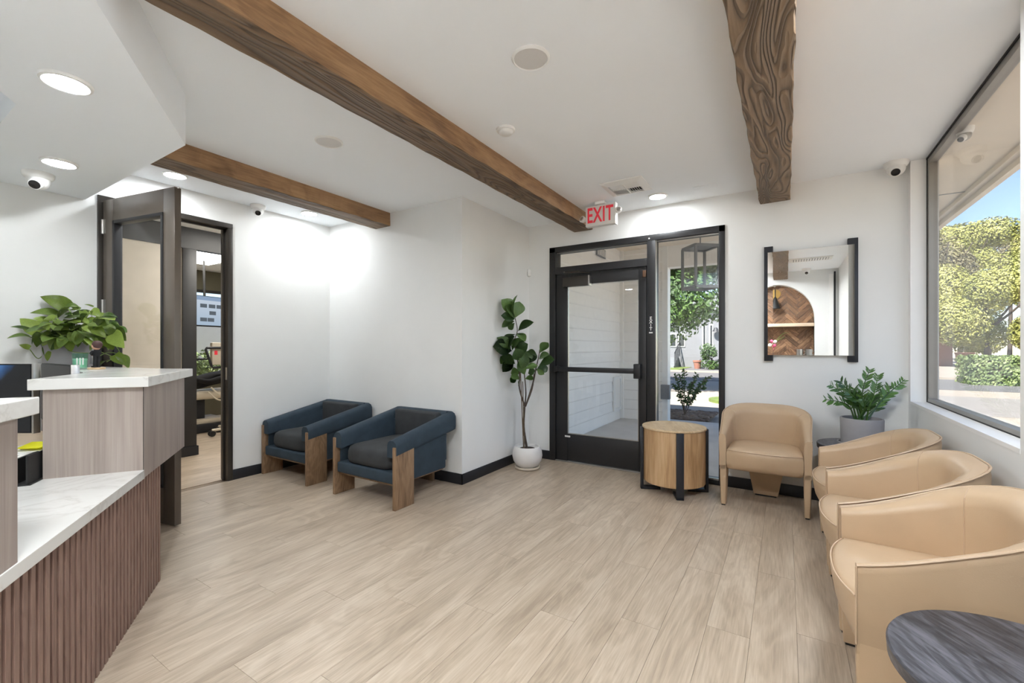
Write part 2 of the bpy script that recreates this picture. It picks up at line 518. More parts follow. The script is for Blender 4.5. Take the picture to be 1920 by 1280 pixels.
# left wall with the office doorway
DY0, DY1, DZ = 1.183, 2.174, 2.495
bm = NB()
bx(bm, XL - 0.12, XL, YB - 0.1, DY0 + 0.01, 0, H)
bx(bm, XL - 0.12, XL, DY1 - 0.01, YA, 0, H)
bx(bm, XL - 0.12, XL, DY0 + 0.01, DY1 - 0.01, DZ - 0.01, H)
struct(obj('wall_left', bm, M['wall']), 'white wall with the office doorway')
struct(box('wall_back', XL - 0.12, XJ, YA, YA + 0.12, 0, H, M['wall']), 'white wall behind the two navy armchairs')
struct(box('wall_jog', XJ - 0.12, XJ, YA + 0.12, YD + 0.12, 0, H, M['wall']), 'white wall beside the fiddle leaf fig')
# door wall
FX0, FX1, FZ = -2.31, -0.479, 2.438
bm = NB()
bx(bm, XJ, FX0, YD, YD + 0.12, 0, H)
bx(bm, FX1, WX1, YD, YD + 0.12, 0, H)
bx(bm, FX0, FX1, YD, YD + 0.12, FZ, H)
struct(obj('wall_front', bm, M['wall']), 'white wall with the glazed entrance and the mirror')
# window wall
bm = NB()
bx(bm, XR, WX1, YB - 0.1, V0, 0, H)
bx(bm, XR, WX1, V1, W0, 0, H)
bx(bm, XR, WX1, V0, V1, 0, WSILL - 0.02)
bx(bm, XR, WX1, W0, W1, 0, WSILL - 0.02)
bx(bm, XR, WX1, W1, YD, 0, H)
struct(obj('wall_right', bm, M['wall']), 'white wall under and beside the big window')
# rear wall (only the mirror shows it) with an arched niche
AX, AR, AZ, AB = -0.18, 0.63, 1.86, 0.95
arch = [(AX + AR, AB)] + [(AX + AR * math.cos(t), AZ + AR * math.sin(t)) for t in [PI * k / 28 for k in range(29)]] + [(AX - AR, AB)]
bm = NB()
Mr = Matrix(((1, 0, 0, 0), (0, 0, -1, YB), (0, 1, 0, 0), (0, 0, 0, 1)))      # (x, y=z_up, depth) -> world, depth goes to -Y
outer = []
for (px, pz) in arch:
    outer.append((px, pz))
top = [(p[0], H) for p in arch]
vs_a = [bm.verts.new((p[0], YB, p[1])) for p in arch]
vs_t = [bm.verts.new((p[0], YB, H)) for p in arch]
for i in range(len(arch) - 1):
    if abs(arch[i][0] - arch[i + 1][0]) > 1e-6:
        bm.faces.new((vs_a[i], vs_a[i + 1], vs_t[i + 1], vs_t[i]))
vs_i = [bm.verts.new((p[0], YB - 0.22, p[1])) for p in arch]
for i in range(len(arch) - 1):
    bm.faces.new((vs_a[i], vs_i[i], vs_i[i + 1], vs_a[i + 1]))
bm.faces.new(vs_i)
bm.faces.new((vs_a[0], vs_a[-1], vs_i[-1], vs_i[0]))
bx(bm, XL - 0.1, AX - AR, YB - 0.3, YB, 0, H)
bx(bm, AX + AR, WX1, YB - 0.3, YB, 0, H)
bx(bm, AX - AR, AX + AR, YB - 0.3, YB, 0, AB - 0.001)
wr = struct(obj('wall_rear', bm, M['wall']), 'white wall with an arched wood-block niche, seen in the mirror')
# herringbone blocks lining the niche
blk = NB(); bx(blk, -0.1425, 0.1425, 0, 0.014, -0.0348, 0.0348, bev=0.002, seg=1)
blk_o = obj('wood_block', blk, M['herring'], wr); n_blk = 0
bl, bw = 0.288, 0.072
for i in range(-26, 27):
    for j in range(-6, 7):
        for k in (0, 1):
            # herringbone lattice (bw, bw), (bl, -bl), turned by 45 degrees
            ox, oz = i * bw + j * bl, i * bw - j * bl
            cx0, cz0 = (ox + bl / 2, oz + bw / 2) if k == 0 else (ox + bl + bw / 2, oz + bw - bl / 2)
            X_ = (cx0 - cz0) * 0.7071; Z_ = (cx0 + cz0) * 0.7071
            wx, wz = AX + X_, 1.75 + Z_
            rin = AR + 0.10
            ok = abs(wx - AX) < rin and wz > AB - 0.1 and (wz < AZ or (wx - AX) ** 2 + (wz - AZ) ** 2 < rin ** 2)
            if not ok: continue
            ang = PI / 4 if k == 0 else 3 * PI / 4
            Mx = Matrix.Translation((wx, YB - 0.219 + 0.004 * ((i * 7 + j * 3) % 3), wz)) @ Matrix.Rotation(-ang, 4, 'Y')
            if n_blk == 0: blk_o.matrix_local = Mx
            else:
                o = blk_o.copy(); col.objects.link(o); o.parent = wr; o.matrix_local = Mx
            n_blk += 1
box('niche_lining', AX - AR + 0.001, AX + AR - 0.001, YB - 0.2195, YB - 0.2185, AB, AZ, M['herring'], wr)
struct(box('trim_1', 0.665, 0.735, YB, YB + 0.03, 0, 2.62, M['sill']), 'white trim by the niche, seen in the mirror')
struct(box('trim_2', 0.74, 0.765, YB, YB + 0.04, 0, 2.66, M['black']), 'dark frame strip by the niche, seen in the mirror')

# soffit over the reception desk
D_ = Vector((0.836, -0.549)).normalized(); N_ = Vector((0.549, 0.836)).normalized()
S0 = Vector((-2.871, 1.115)); I0 = Vector((-3.057, 0.505))
SZ = 2.437
bm = NB()
S2, I2 = S0 + D_ * 2.2, I0 + D_ * 2.2
prism(bm, [(XL, S0.y), (S0.x, S0.y), (S2.x, S2.y), (I2.x, I2.y), (I0.x, I0.y), (XL, I0.y)], SZ, H)
struct(obj('ceiling_soffit', bm, M['ceil']), 'white dropped soffit above the reception desk')

# black vinyl baseboards
BH, BT = 0.10, 0.012
struct(box('baseboard_left', XL, XL + BT, DY1, YA, 0, BH, M['base'], bev=0.003))
struct(box('baseboard_back', XL, XJ + BT, YA - BT, YA, 0, BH, M['base'], bev=0.003))
struct(box('baseboard_jog', XJ, XJ + BT, YA - BT, YD, 0, BH, M['base'], bev=0.003))
struct(box('baseboard_front', XJ, FX0, YD - BT, YD, 0, BH, M['base'], bev=0.003))
struct(box('baseboard_corner', FX1, XR, YD - BT, YD, 0, BH, M['base'], bev=0.003))
struct(box('baseboard_right', XR - BT, XR, YB, YD, 0, BH, M['base'], bev=0.003))

# beams
def beam(name, x0, x1, y0, y1, label, under='beam'):
    z0 = 2.580
    bm = NB()
    n = 60
    rings = []
    for i in range(n + 1):
        y = y0 + (y1 - y0) * i / n
        w = 0.003 * math.sin(i * 1.7) + 0.002 * math.sin(i * 0.63 + x0)
        rings.append([(x0 + w, y, z0 + 0.004), (x0 + 0.006 + w, y, z0), (x1 - 0.006 + w, y, z0 + w * 0.5), (x1 + w, y, z0 + 0.004), (x1, y, H), (x0, y, H)])
    loft(bm, rings)
    o = obj(name, bm, [M[under], M['beamside']])
    for p in o.data.polygons:
        p.material_index = 1 if abs(p.normal.x) > 0.8 else 0
    return struct(o, label)
beam('ceiling_beam', -2.01, -1.79, -0.1, YD, 'brown timber ceiling beam ending beside the exit sign')
beam('ceiling_beam', -3.79, -3.56, 0.9, YA, 'brown timber ceiling beam above the navy armchairs')
beam('ceiling_beam', -0.197, 0.033, YB, YD, 'rough grained timber beam ending left of the mirror top', 'beamr')

# big window: sill, frame, glass
wd = struct(box('window_1', XR - 0.001, 0.905, W0, W1, WSILL - 0.02, WSILL, M['sill']), 'large fixed window with white sill')
box('jamb_lining', XR - 0.001, 0.905, W1 - 0.004, W1 + 0.001, WSILL, H, M['sill'], wd)
bm = NB()
bx(bm, 0.905, 0.955, W0, W1, WSILL - 0.02, WSILL + 0.03)
bx(bm, 0.905, 0.955, W0, W1, H - 0.05, H + 0.0)
bx(bm, 0.905, 0.955, W1 - 0.045, W1, WSILL + 0.03, H - 0.05)
bx(bm, 0.905, 0.955, W0, W0 + 0.045, WSILL + 0.03, H - 0.05)
tag(obj('window_frame', bm, M['alu'], wd), 'grey aluminium window frame')
bm = NB()
bx(bm, 0.902, 0.906, W0, W1, WSILL, WSILL + 0.006)
bx(bm, 0.900, 0.906, W1 - 0.010, W1, WSILL, H)
bx(bm, 0.898, 0.906, W0, W1, H - 0.012, H)
obj('gasket', bm, M['rubber'], wd)
box('window_pane', 0.928, 0.934, W0 + 0.04, W1 - 0.04, WSILL + 0.025, H - 0.045, M['winglass'], wd)

w3 = struct(box('window_added', XR - 0.001, 0.905, V0, V1, WSILL - 0.02, WSILL, M['sill']), 'unseen window added for daylight, towards the viewpoint')  # added out of frame to bring daylight into the room
bm = NB()
bx(bm, 0.905, 0.955, V0, V1, WSILL - 0.02, WSILL + 0.03); bx(bm, 0.905, 0.955, V0, V1, H - 0.05, H); bx(bm, 0.905, 0.955, V1 - 0.045, V1, WSILL + 0.03, H - 0.05); bx(bm, 0.905, 0.955, V0, V0 + 0.045, WSILL + 0.03, H - 0.05)
obj('window_frame', bm, M['alu'], w3)
box('window_pane', 0.928, 0.934, V0 + 0.04, V1 - 0.04, WSILL + 0.025, H - 0.045, M['winglass'], w3)

# ------------------------------------------------------------------ glazed entrance
st = struct(box('door_1', FX0, FX1, YD + 0.03, YD + 0.13, 2.378, FZ, M['black'], bev=0.003), 'black metal storefront entrance with sidelight')
box('frame_jamb', FX0, FX0 + 0.075, YD - 0.015, YD + 0.13, 0, FZ, M['black'], st, bev=0.003)
box('frame_jamb', FX1 - 0.053, FX1, YD - 0.015, YD + 0.13, 0, FZ, M['black'], st, bev=0.003)
box('frame_head', FX0, FX1, YD - 0.015, YD + 0.03, 2.378, FZ, M['black'], st, bev=0.003)
box('mullion', -1.198, -1.116, YD - 0.015, YD + 0.13, 0, 2.378, M['black'], st, bev=0.003)
box('mullion_edge', -1.116, -1.108, YD - 0.005, YD + 0.03, 0.05, 2.378, M['steel'], st)
box('transom_bar', FX0 + 0.075, -1.198, YD - 0.015, YD + 0.13, 2.125, 2.205, M['black'], st, bev=0.003)
box('glazing_bead', FX0 + 0.075, -1.198, YD + 0.03, YD + 0.04, 2.372, 2.378, M['steel'], st)
box('glazing_bead', -1.108, FX1 - 0.053, YD + 0.02, YD + 0.03, 2.368, 2.378, M['steel'], st)
box('sidelight_rail', -1.116, FX1 - 0.053, YD - 0.012, YD + 0.12, 0, 0.045, M['black'], st, bev=0.002)
box('glazing_bead', -1.108, FX1 - 0.053, YD - 0.013, YD + 0.02, 0.045, 0.06, M['steel'], st)
box('transom_pane', FX0 + 0.075, -1.198, YD + 0.055, YD + 0.061, 2.205, 2.378, M['glass'], st)
box('sidelight_pane', -1.11, FX1 - 0.053, YD + 0.055, YD + 0.061, 0.045, 2.378, M['glass'], st)
box('threshold', FX0 + 0.075, -1.198, YD - 0.02, YD + 0.13, 0, 0.012, M['alu'], st, bev=0.003)
bm = NB(); lathe(bm, [(0.0, -0.002), (0.007, -0.002), (0.007, 0.002), (0, 0.002)], 12, M=Matrix.Translation((-1.175, YD - 0.017, 2.40)) @ Matrix.Rotation(PI / 2, 4, 'X'))
obj('screw_cap', bm, M['white'], st)
# the leaf
lf = thing('entrance_door', 'black framed glass entrance door with push bar', 'door', (FX0 + 0.08, YD, 0.014))
LW, LH = 1.022, 2.105
gx0, gx1, gz0, gz1 = 0.138, 0.942, 0.305, 1.98
ly0, ly1 = 0.0, 0.045
box('stile', 0, gx0, ly0, ly1, 0, LH, M['black'], lf, bev=0.003)
box('stile', gx1, LW, ly0, ly1, 0, LH, M['black'], lf, bev=0.003)
box('top_rail', gx0, gx1, ly0, ly1, gz1, LH, M['black'], lf, bev=0.003)
box('bottom_rail', gx0, gx1, ly0, ly1, 0.006, gz0, M['black'], lf, bev=0.003)
for a in ((gx0, gx0 + 0.008, gz0, gz1), (gx1 - 0.008, gx1, gz0, gz1), (gx0, gx1, gz1 - 0.008, gz1), (gx0, gx1, gz0, gz0 + 0.008)):
    box('glazing_bead', a[0], a[1], ly0 + 0.008, ly0 + 0.03, a[2], a[3], M['steel'], lf)
box('door_pane', gx0, gx1, 0.02, 0.026, gz0, gz1, M['glass'], lf)
pb = box('push_bar', 0.03, 0.93, -0.07, -0.03, 1.010, 1.062, M['black'], lf, bev=0.004)
box('bar_head', 0.91, 0.98, -0.075, 0.0, 0.96, 1.11, M['black'], lf, bev=0.006)
box('bar_end', 0.0, 0.05, -0.072, 0.0, 1.004, 1.068, M['black'], lf, bev=0.004)
tag(box('kick_label', 0.11, 0.175, -0.003, 0.001, 0.268, 0.286, M['whitem'], lf), 'small silver maker plate')
cl = box('closer_body', 0.11, 0.43, -0.065, -0.001, 1.955, 2.06, M['bronze'], lf, bev=0.005)
box('closer_cover', 0.415, 0.432, -0.068, -0.002, 1.952, 2.064, M['steel'], lf, bev=0.002)
bm = NB()
tube(bm, [(0.42, -0.04, 2.095), (0.18, -0.15, 2.105), (0.14, -0.10, 2.112)], 0.008, 6)
tube(bm, [(0.14, -0.10, 2.112), (0.30, -0.03, 2.125)], 0.008, 6)
obj('closer_arm', bm, M['bronze'], lf, smooth=True)
tag(box('door_sensor', 0.99, 1.022, -0.02, 0.001, 2.0, 2.068, plain('bronze_sensor', lin(104, 76, 56), 0.5), lf, bev=0.003), 'small brown contact sensor')

# ------------------------------------------------------------------ office door frame and leaf
df = struct(box('door_2', XL - 0.13, XL + 0.014, DY0, DY1, DZ - 0.045, DZ, M['bronze'], bev=0.003), 'dark bronze steel door frame to the office')
box('frame_jamb', XL - 0.13, XL + 0.014, DY0, DY0 + 0.045, 0, DZ - 0.045, M['bronze'], df, bev=0.003)
box('frame_jamb', XL - 0.13, XL + 0.014, DY1 - 0.045, DY1, 0, DZ - 0.045, M['bronze'], df, bev=0.003)
box('door_stop', XL - 0.075, XL - 0.055, DY1 - 0.06, DY1 - 0.045, 0, DZ - 0.045, M['bronze'], df, bev=0.002)
box('door_stop', XL - 0.075, XL - 0.055, DY0 + 0.045, DY0 + 0.06, 0, DZ - 0.045, M['bronze'], df, bev=0.002)
box('door_stop', XL - 0.075, XL - 0.055, DY0 + 0.045, DY1 - 0.045, DZ - 0.06, DZ - 0.045, M['bronze'], df, bev=0.002)
box('strike_plate', XL - 0.04, XL - 0.005, DY1 - 0.047, DY1 - 0.0445, 0.98, 1.10, M['steel'], df)
HP = Vector((XL + 0.02, DY0 + 0.052))
tip = Vector((-3.727, 1.400))
la = math.atan2(tip.y - HP.y, tip.x - HP.x)
ol = thing('office_door', 'open dark bronze door with tall glass panel beside reception desk', 'door', (HP.x, HP.y, 0.012), la)
OW, OH = (tip - HP).length, 2.44
s_, k_ = 0.125, 0.20
dl0, dl1 = -0.022, 0.023
box('hinge_stile', 0, s_, dl0, dl1, 0, OH, M['doorleaf'], ol, bev=0.002)
box('latch_stile', OW - s_, OW, dl0, dl1, 0, OH, M['doorleaf'], ol, bev=0.002)
box('top_rail', s_, OW - s_, dl0, dl1, OH - 0.17, OH, M['doorleaf'], ol, bev=0.002)
box('bottom_rail', s_, OW - s_, dl0, dl1, 0, 0.26, M['doorleaf'], ol, bev=0.002)
for a in ((s_, s_ + 0.025, 0.26, OH - 0.17), (OW - s_ - 0.025, OW - s_, 0.26, OH - 0.17), (s_, OW - s_, OH - 0.195, OH - 0.17), (s_, OW - s_, 0.26, 0.285)):
    box('glazing_bead', a[0], a[1], dl0 - 0.006, dl1 + 0.006, a[2], a[3], M['black'], ol, bev=0.002)
box('door_pane', s_ + 0.02, OW - s_ - 0.02, -0.003, 0.003, 0.28, OH - 0.19, M['glass'], ol)
for z in (0.28, 0.9, 1.55, 2.18):
    bm = NB(); lathe(bm, [(0, 0), (0.009, 0), (0.009, 0.11), (0, 0.11)], 10, (-0.006, -0.024, z))
    bx(bm, -0.004, 0.03, -0.0235, -0.022, z, z + 0.11)
    obj('hinge', bm, M['steel'], ol, smooth=True)
bm = NB()
for sy in (-1, 1):
    tube(bm, [(OW - 0.06, sy * 0.022, 0.98), (OW - 0.06, sy * 0.07, 0.98), (OW - 0.19, sy * 0.07, 0.98)], 0.011, 8)
    lathe(bm, [(0, 0), (0.028, 0), (0.028, 0.008), (0, 0.008)], 16, M=Matrix.Translation((OW - 0.06, sy * 0.023, 0.98)) @ Matrix.Rotation(-sy * PI / 2, 4, 'X'))
obj('lever_handle', bm, M['steel'], ol, smooth=True)

# ================================================================== CEILING FITTINGS
def downlight(x, y, z, label, r=0.088):
    t = thing('ceiling_light', label, 'ceiling light', (x, y, z), 0, 'round ceiling lights')
    bm = NB(); lathe(bm, [(r * 0.80, -0.0115), (r * 0.86, -0.014), (r * 0.97, -0.011), (r, 0.0), (r * 0.8, 0.0)], 40)
    obj('trim_ring', bm, M['whitem'], t, smooth=True)
    bm = NB(); lathe(bm, [(0, -0.011), (r * 0.81, -0.011), (r * 0.81, -0.004), (0, -0.004)], 40)
    obj('lens', bm, M['lamp'], t)
    return t
downlight(-2.616, 0.576, SZ, 'round light on the soffit above the desk, topmost in the picture')
downlight(-3.794, 0.805, SZ, 'round light on the soffit next to the dome camera')
downlight(-4.267, 1.583, H, 'round ceiling light above the open office door')
downlight(-4.283, 2.793, H, 'round ceiling light beside the beam over the navy armchairs')
downlight(-1.021, 4.215, H, 'round ceiling light near the air vent and exit sign')
for (x, y, q_, lb) in ((-0.72, 0.0, 1.0, 'unseen round fill light added above the viewpoint, beyond the picture top'), (0.46, 1.98, 0.66, 'unseen round fill light added near the window side, beyond the picture top')):
    t = thing('fill_light', lb, 'ceiling light', (x, y, H), 0, 'added fill lights')  # added out of frame to brighten the room
    bm = NB(); lathe(bm, [(0.285 * q_, -0.05), (0.30 * q_, -0.052), (0.305 * q_, 0.0), (0.285 * q_, 0.0)], 48); obj('trim_ring', bm, M['whitem'], t, smooth=True)
    bm = NB(); lathe(bm, [(0, -0.048), (0.286 * q_, -0.048), (0.286 * q_, -0.01), (0, -0.01)], 48); obj('lens', bm, M['flush'], t)

def speaker(x, y, r, label):
    t = thing('ceiling_speaker', label, 'speaker', (x, y, H), 0, 'round ceiling speakers')
    bm = NB(); lathe(bm, [(r * 0.86, -0.006), (r * 0.90, -0.012), (r, -0.004), (r, 0), (r * 0.86, 0)], 40)
    obj('rim', bm, M['whitem'], t, smooth=True)
    bm = NB(); lathe(bm, [(0, -0.009), (r * 0.6, -0.009), (r * 0.865, -0.007), (r * 0.865, -0.001), (0, -0.001)], 40)
    obj('grille', bm, M['spk'], t, smooth=True)
speaker(-1.062, 1.87, 0.094, 'round white ceiling speaker between the two long beams')
speaker(-2.677, 1.893, 0.092, 'round white ceiling speaker left of the middle beam')
t = thing('smoke_detector', 'small round white smoke detector on ceiling', 'smoke detector', (-1.549, 2.397, H))
bm = NB(); lathe(bm, [(0, -0.034), (0.036, -0.034), (0.045, -0.028), (0.050, -0.016)], 32); obj('cover', bm, M['white'], t, smooth=True)
bm = NB(); lathe(bm, [(0.040, -0.016), (0.060, -0.014), (0.062, 0), (0.04, 0)], 32); obj('base_ring', bm, M['whitem'], t, smooth=True)

# four-way air diffuser
vt = thing('air_vent', 'square white ceiling air vent with slanted louvres', 'vent', (-1.196, 3.82, H))
bm = NB()
o_, i_ = 0.183, 0.128
for k in range(4):
    Mk = Matrix.Rotation(k * PI / 2, 4, 'Z')
    loft(bm, [[Mk @ Vector((-o_, -o_, 0)), Mk @ Vector((-o_, -o_, -0.006)), Mk @ Vector((-i_, -i_, -0.024)), Mk @ Vector((-i_, -i_, 0))],
              [Mk @ Vector((o_, -o_, 0)), Mk @ Vector((o_, -o_, -0.006)), Mk @ Vector((i_, -i_, -0.024)), Mk @ Vector((i_, -i_, 0))]])
obj('vent_frame', bm, M['whitem'], vt)
box('vent_back', -i_, i_, -i_, i_, -0.003, -0.0005, M['rubber'], vt)
for q, (sx, sy, rz) in enumerate(((-1, 1, 0), (1, 1, 1), (1, -1, 0), (-1, -1, 1))):
    for k in range(6):
        a = 0.012 + k * 0.0195
        Mq = Matrix.Translation((sx * 0.064, sy * 0.064, -0.014)) @ Matrix.Rotation(rz * PI / 2, 4, 'Z') @ Matrix.Translation((0, -0.064 + a, 0)) @ Matrix.Rotation(R(48 if q < 2 else -48), 4, 'X')
        box('louvre', -0.060, 0.060, -0.009, 0.009, -0.001, 0.001, M['whitem'], vt, M=Mq)
box('vent_bar', -0.004, 0.004, -i_, i_, -0.022, -0.004, M['whitem'], vt)
box('vent_bar', -i_, i_, -0.004, 0.004, -0.022, -0.004, M['whitem'], vt)
tag(box('access_plate', -0.70, -0.51, 4.155, 4.24, H - 0.004, H + 0.001, M['ceil'], bev=0.001), 'flush rectangular blank plate on ceiling right of the lit lamp', 'access plate')

def dome(x, y, z, aim, label, r=0.078, mats=('white', 'whitem')):
    t = thing('security_camera', label, 'security camera', (x, y, z), aim, 'dome security cameras')
    bm = NB(); lathe(bm, [(r * 0.7, -0.040), (r * 0.86, -0.034), (r * 0.98, -0.02), (r, 0.0), (0.001, 0.0)], 32)
    obj('mount_base', bm, M[mats[1]], t, smooth=True)
    bm = NB(); ball(bm, r * 0.74, (0, 0, -0.048), seg=28, rings=18); obj('housing', bm, M[mats[0]], t, smooth=True)
    d = Vector((0, -0.80, -0.60)).normalized()
    Mf = Matrix.Translation(Vector((0, 0, -0.048)) + d * r * 0.56) @ frame_from(d).to_4x4()
    bm = NB(); lathe(bm, [(0, 0.028), (r * 0.40, 0.028), (r * 0.46, 0.022), (r * 0.5, 0)], 28, M=Mf); obj('lens_ring', bm, M['white'], t, smooth=True)
    bm = NB(); lathe(bm, [(0, 0.034), (r * 0.10, 0.0335), (r * 0.36, 0.029), (r * 0.38, 0.02), (0, 0.02)], 24, M=Mf); obj('lens', bm, M['lens'], t, smooth=True)
    return t
dome(-4.155, 0.784, SZ, R(62), 'white dome camera under the reception soffit')
dome(-4.50, 2.375, H, R(62), 'white dome camera above the office doorway corner', 0.070)
dome(0.722, 4.428, H, R(-12), 'white dome camera in the corner above the mirror')
dome(0.32, -0.62, H, R(180), 'white dome camera above the niche, seen in the mirror', 0.07)
vb = thing('air_vent', 'ceiling air vent seen at the top of the mirror', 'vent', (0.33, 0.4, H))
box('vent_frame', -0.3, 0.3, -0.16, 0.16, -0.012, 0, M['whitem'], vb, bev=0.004)
box('vent_back', -0.25, 0.25, -0.11, 0.11, -0.014, -0.0115, M['greystone'], vb)
for k in range(14):
    box('louvre', -0.25 + k * 0.036, -0.226 + k * 0.036, -0.11, 0.11, -0.018, -0.013, M['whitem'], vb)

# exit sign
def text(name, s, size, m, parent, M4, ext=0.002, space=1.0, line=1.0, sx=1.0, offset=0.0):
    cu = bpy.data.curves.new(name, 'FONT'); cu.body = s; cu.size = size; cu.extrude = ext
    cu.align_x = 'CENTER'; cu.align_y = 'CENTER'; cu.space_character = space; cu.space_line = line; cu.offset = offset
    cu.materials.append(m)
    tmp = bpy.data.objects.new(name, cu); col.objects.link(tmp)
    me = bpy.data.meshes.new_from_object(tmp.evaluated_get(bpy.context.evaluated_depsgraph_get()))
    bpy.data.objects.remove(tmp); me.name = name
    o = bpy.data.objects.new(name, me); col.objects.link(o); o.parent = parent
    o.matrix_local = M4 @ Matrix.Diagonal((sx, 1, 1, 1))
    return o
FACE = Matrix.Rotation(PI / 2, 4, 'X')             # text stands upright, reading towards -Y
es = thing('exit_sign', 'white exit sign with red letters and twin lamp heads', 'exit sign', (-1.535, 4.10, H))
box('sign_body', -0.150, 0.150, -0.030, 0.030, -0.235, -0.035, M['white'], es, bev=0.006)
box('canopy', -0.05, 0.05, -0.045, 0.045, -0.03, 0.0, M['white'], es, bev=0.006)
box('stem', -0.02, 0.02, -0.02, 0.02, -0.04, -0.028, M['white'], es)
box('end_plate', 0.146, 0.156, -0.036, 0.036, -0.24, -0.03, M['whitem'], es, bev=0.002)
text('lettering', 'EXIT', 0.205, M['red'], es, Matrix.Translation((0, -0.0315, -0.135)) @ FACE, 0.001, 1.08, sx=0.60, offset=0.004)
for sx, zz in ((-1, -0.15), (1, -0.115)):
    hd = Matrix.Translation((sx * 0.182, -0.02, zz)) @ Matrix.Rotation(R(75), 4, 'X') @ Matrix.Rotation(R(sx * 22), 4, 'Y')
    bm = NB(); lathe(bm, [(0, -0.03), (0.02, -0.028), (0.030, -0.008), (0.033, 0.016), (0.026, 0.02), (0, 0.016)], 24, M=hd)
    lh = obj('lamp_head', bm, M['white'], es, smooth=True)
    bm = NB(); lathe(bm, [(0, 0.023), (0.018, 0.022), (0.022, 0.018), (0, 0.016)], 20, M=hd)
    obj('reflector', bm, M['steel'], lh, smooth=True)
    box('lamp_arm', min(sx * 0.15, sx * 0.18), max(sx * 0.15, sx * 0.18), -0.008, 0.008, zz - 0.008, zz + 0.008, M['white'], es)
ms = thing('door_sign', 'small black vertical exit sign on door mullion', 'sign', (-1.157, YD - 0.0155, 1.52))
box('plate', -0.024, 0.024, -0.004, 0.0, -0.095, 0.095, M['charmetal'], ms)
for k, ch in enumerate('EXIT'):
    text('letter', ch, 0.044, M['whitem'], ms, Matrix.Translation((0, -0.0045, 0.068 - k * 0.036)) @ FACE, 0.0006, offset=0.0012)
box('white_bar', -0.018, 0.018, -0.005, -0.003, -0.083, -0.070, M['whitem'], ms)
t = thing('wall_sensor', 'small white motion sensor in the corner above the fig', 'sensor', (XJ + 0.022, YD - 0.022, 2.175), R(-45))
box('sensor_body', -0.028, 0.028, -0.028, 0.012, -0.042, 0.042, M['white'], t, bev=0.008)
box('sensor_lens', -0.015, 0.015, -0.031, -0.026, -0.03, 0.012, M['spk'], t, bev=0.003)

# ================================================================== MIRROR
mr = thing('wall_mirror', 'rectangular mirror mounted on two black vertical bars', 'mirror', (0.168, YD, 1.68))
box('side_bar', -0.330, -0.262, -0.040, 0, -0.505, 0.505, M['charmetal'], mr, bev=0.002)
box('side_bar', 0.262, 0.330, -0.040, 0, -0.505, 0.505, M['charmetal'], mr, bev=0.002)
box('backing', -0.262, 0.262, -0.030, -0.008, -0.44, 0.44, M['rubber'], mr)
box('mirror_glass', -0.262, 0.266, -0.046, -0.041, -0.452, 0.452, M['mirror'], mr)
for sx in (-1, 1):
    a, b = (-0.302, -0.2625) if sx < 0 else (0.2665, 0.306)
    yo, yi = (-0.0435, -0.046) if sx > 0 else (-0.0457, -0.046)
    bm = NB(); prism(bm, [(a, yo if sx < 0 else yi), (b, yi if sx < 0 else yo), (b, -0.041), (a, -0.041)], -0.452, 0.452)
    tag(obj('bevelled_edge', bm, M['mirror'], mr), 'angled mirror strip')

# ================================================================== TAN CHAIRS
def u_path(w, d, rad, n=10, straight=8, front=0.0):
    """plan of a wrap-around back: starts front left, ends front right; returns points, outward normals, t in 0..1 (0 at the fronts, 1 at the back)"""
    hw, yb, yf = w / 2, d / 2, -d / 2 + front
    P = []
    for k in range(straight + 1): P.append((Vector((-hw, yf + (yb - rad - yf) * k / straight)), Vector((-1, 0))))
    for k in range(1, n + 1):
        a = PI - (PI / 2) * k / n; P.append((Vector((-hw + rad + rad * math.cos(a), yb - rad + rad * math.sin(a))), Vector((math.cos(a), math.sin(a)))))
    for k in range(1, 6): P.append((Vector((-hw + rad + (w - 2 * rad) * k / 6, yb)), Vector((0, 1))))
    for k in range(0, n + 1):
        a = PI / 2 - (PI / 2) * k / n; P.append((Vector((hw - rad + rad * math.cos(a), yb - rad + rad * math.sin(a))), Vector((math.cos(a), math.sin(a)))))
    for k in range(1, straight + 1): P.append((Vector((hw, yb - rad - (yb - rad - yf) * k / straight)), Vector((1, 0))))
    out = []
    for p, n_ in P:
        t = max(0.0, min(1.0, (p.y - yf) / (yb - yf)))
        out.append((p, n_, t))
    return out

def sstep(t): return t * t * (3 - 2 * t)

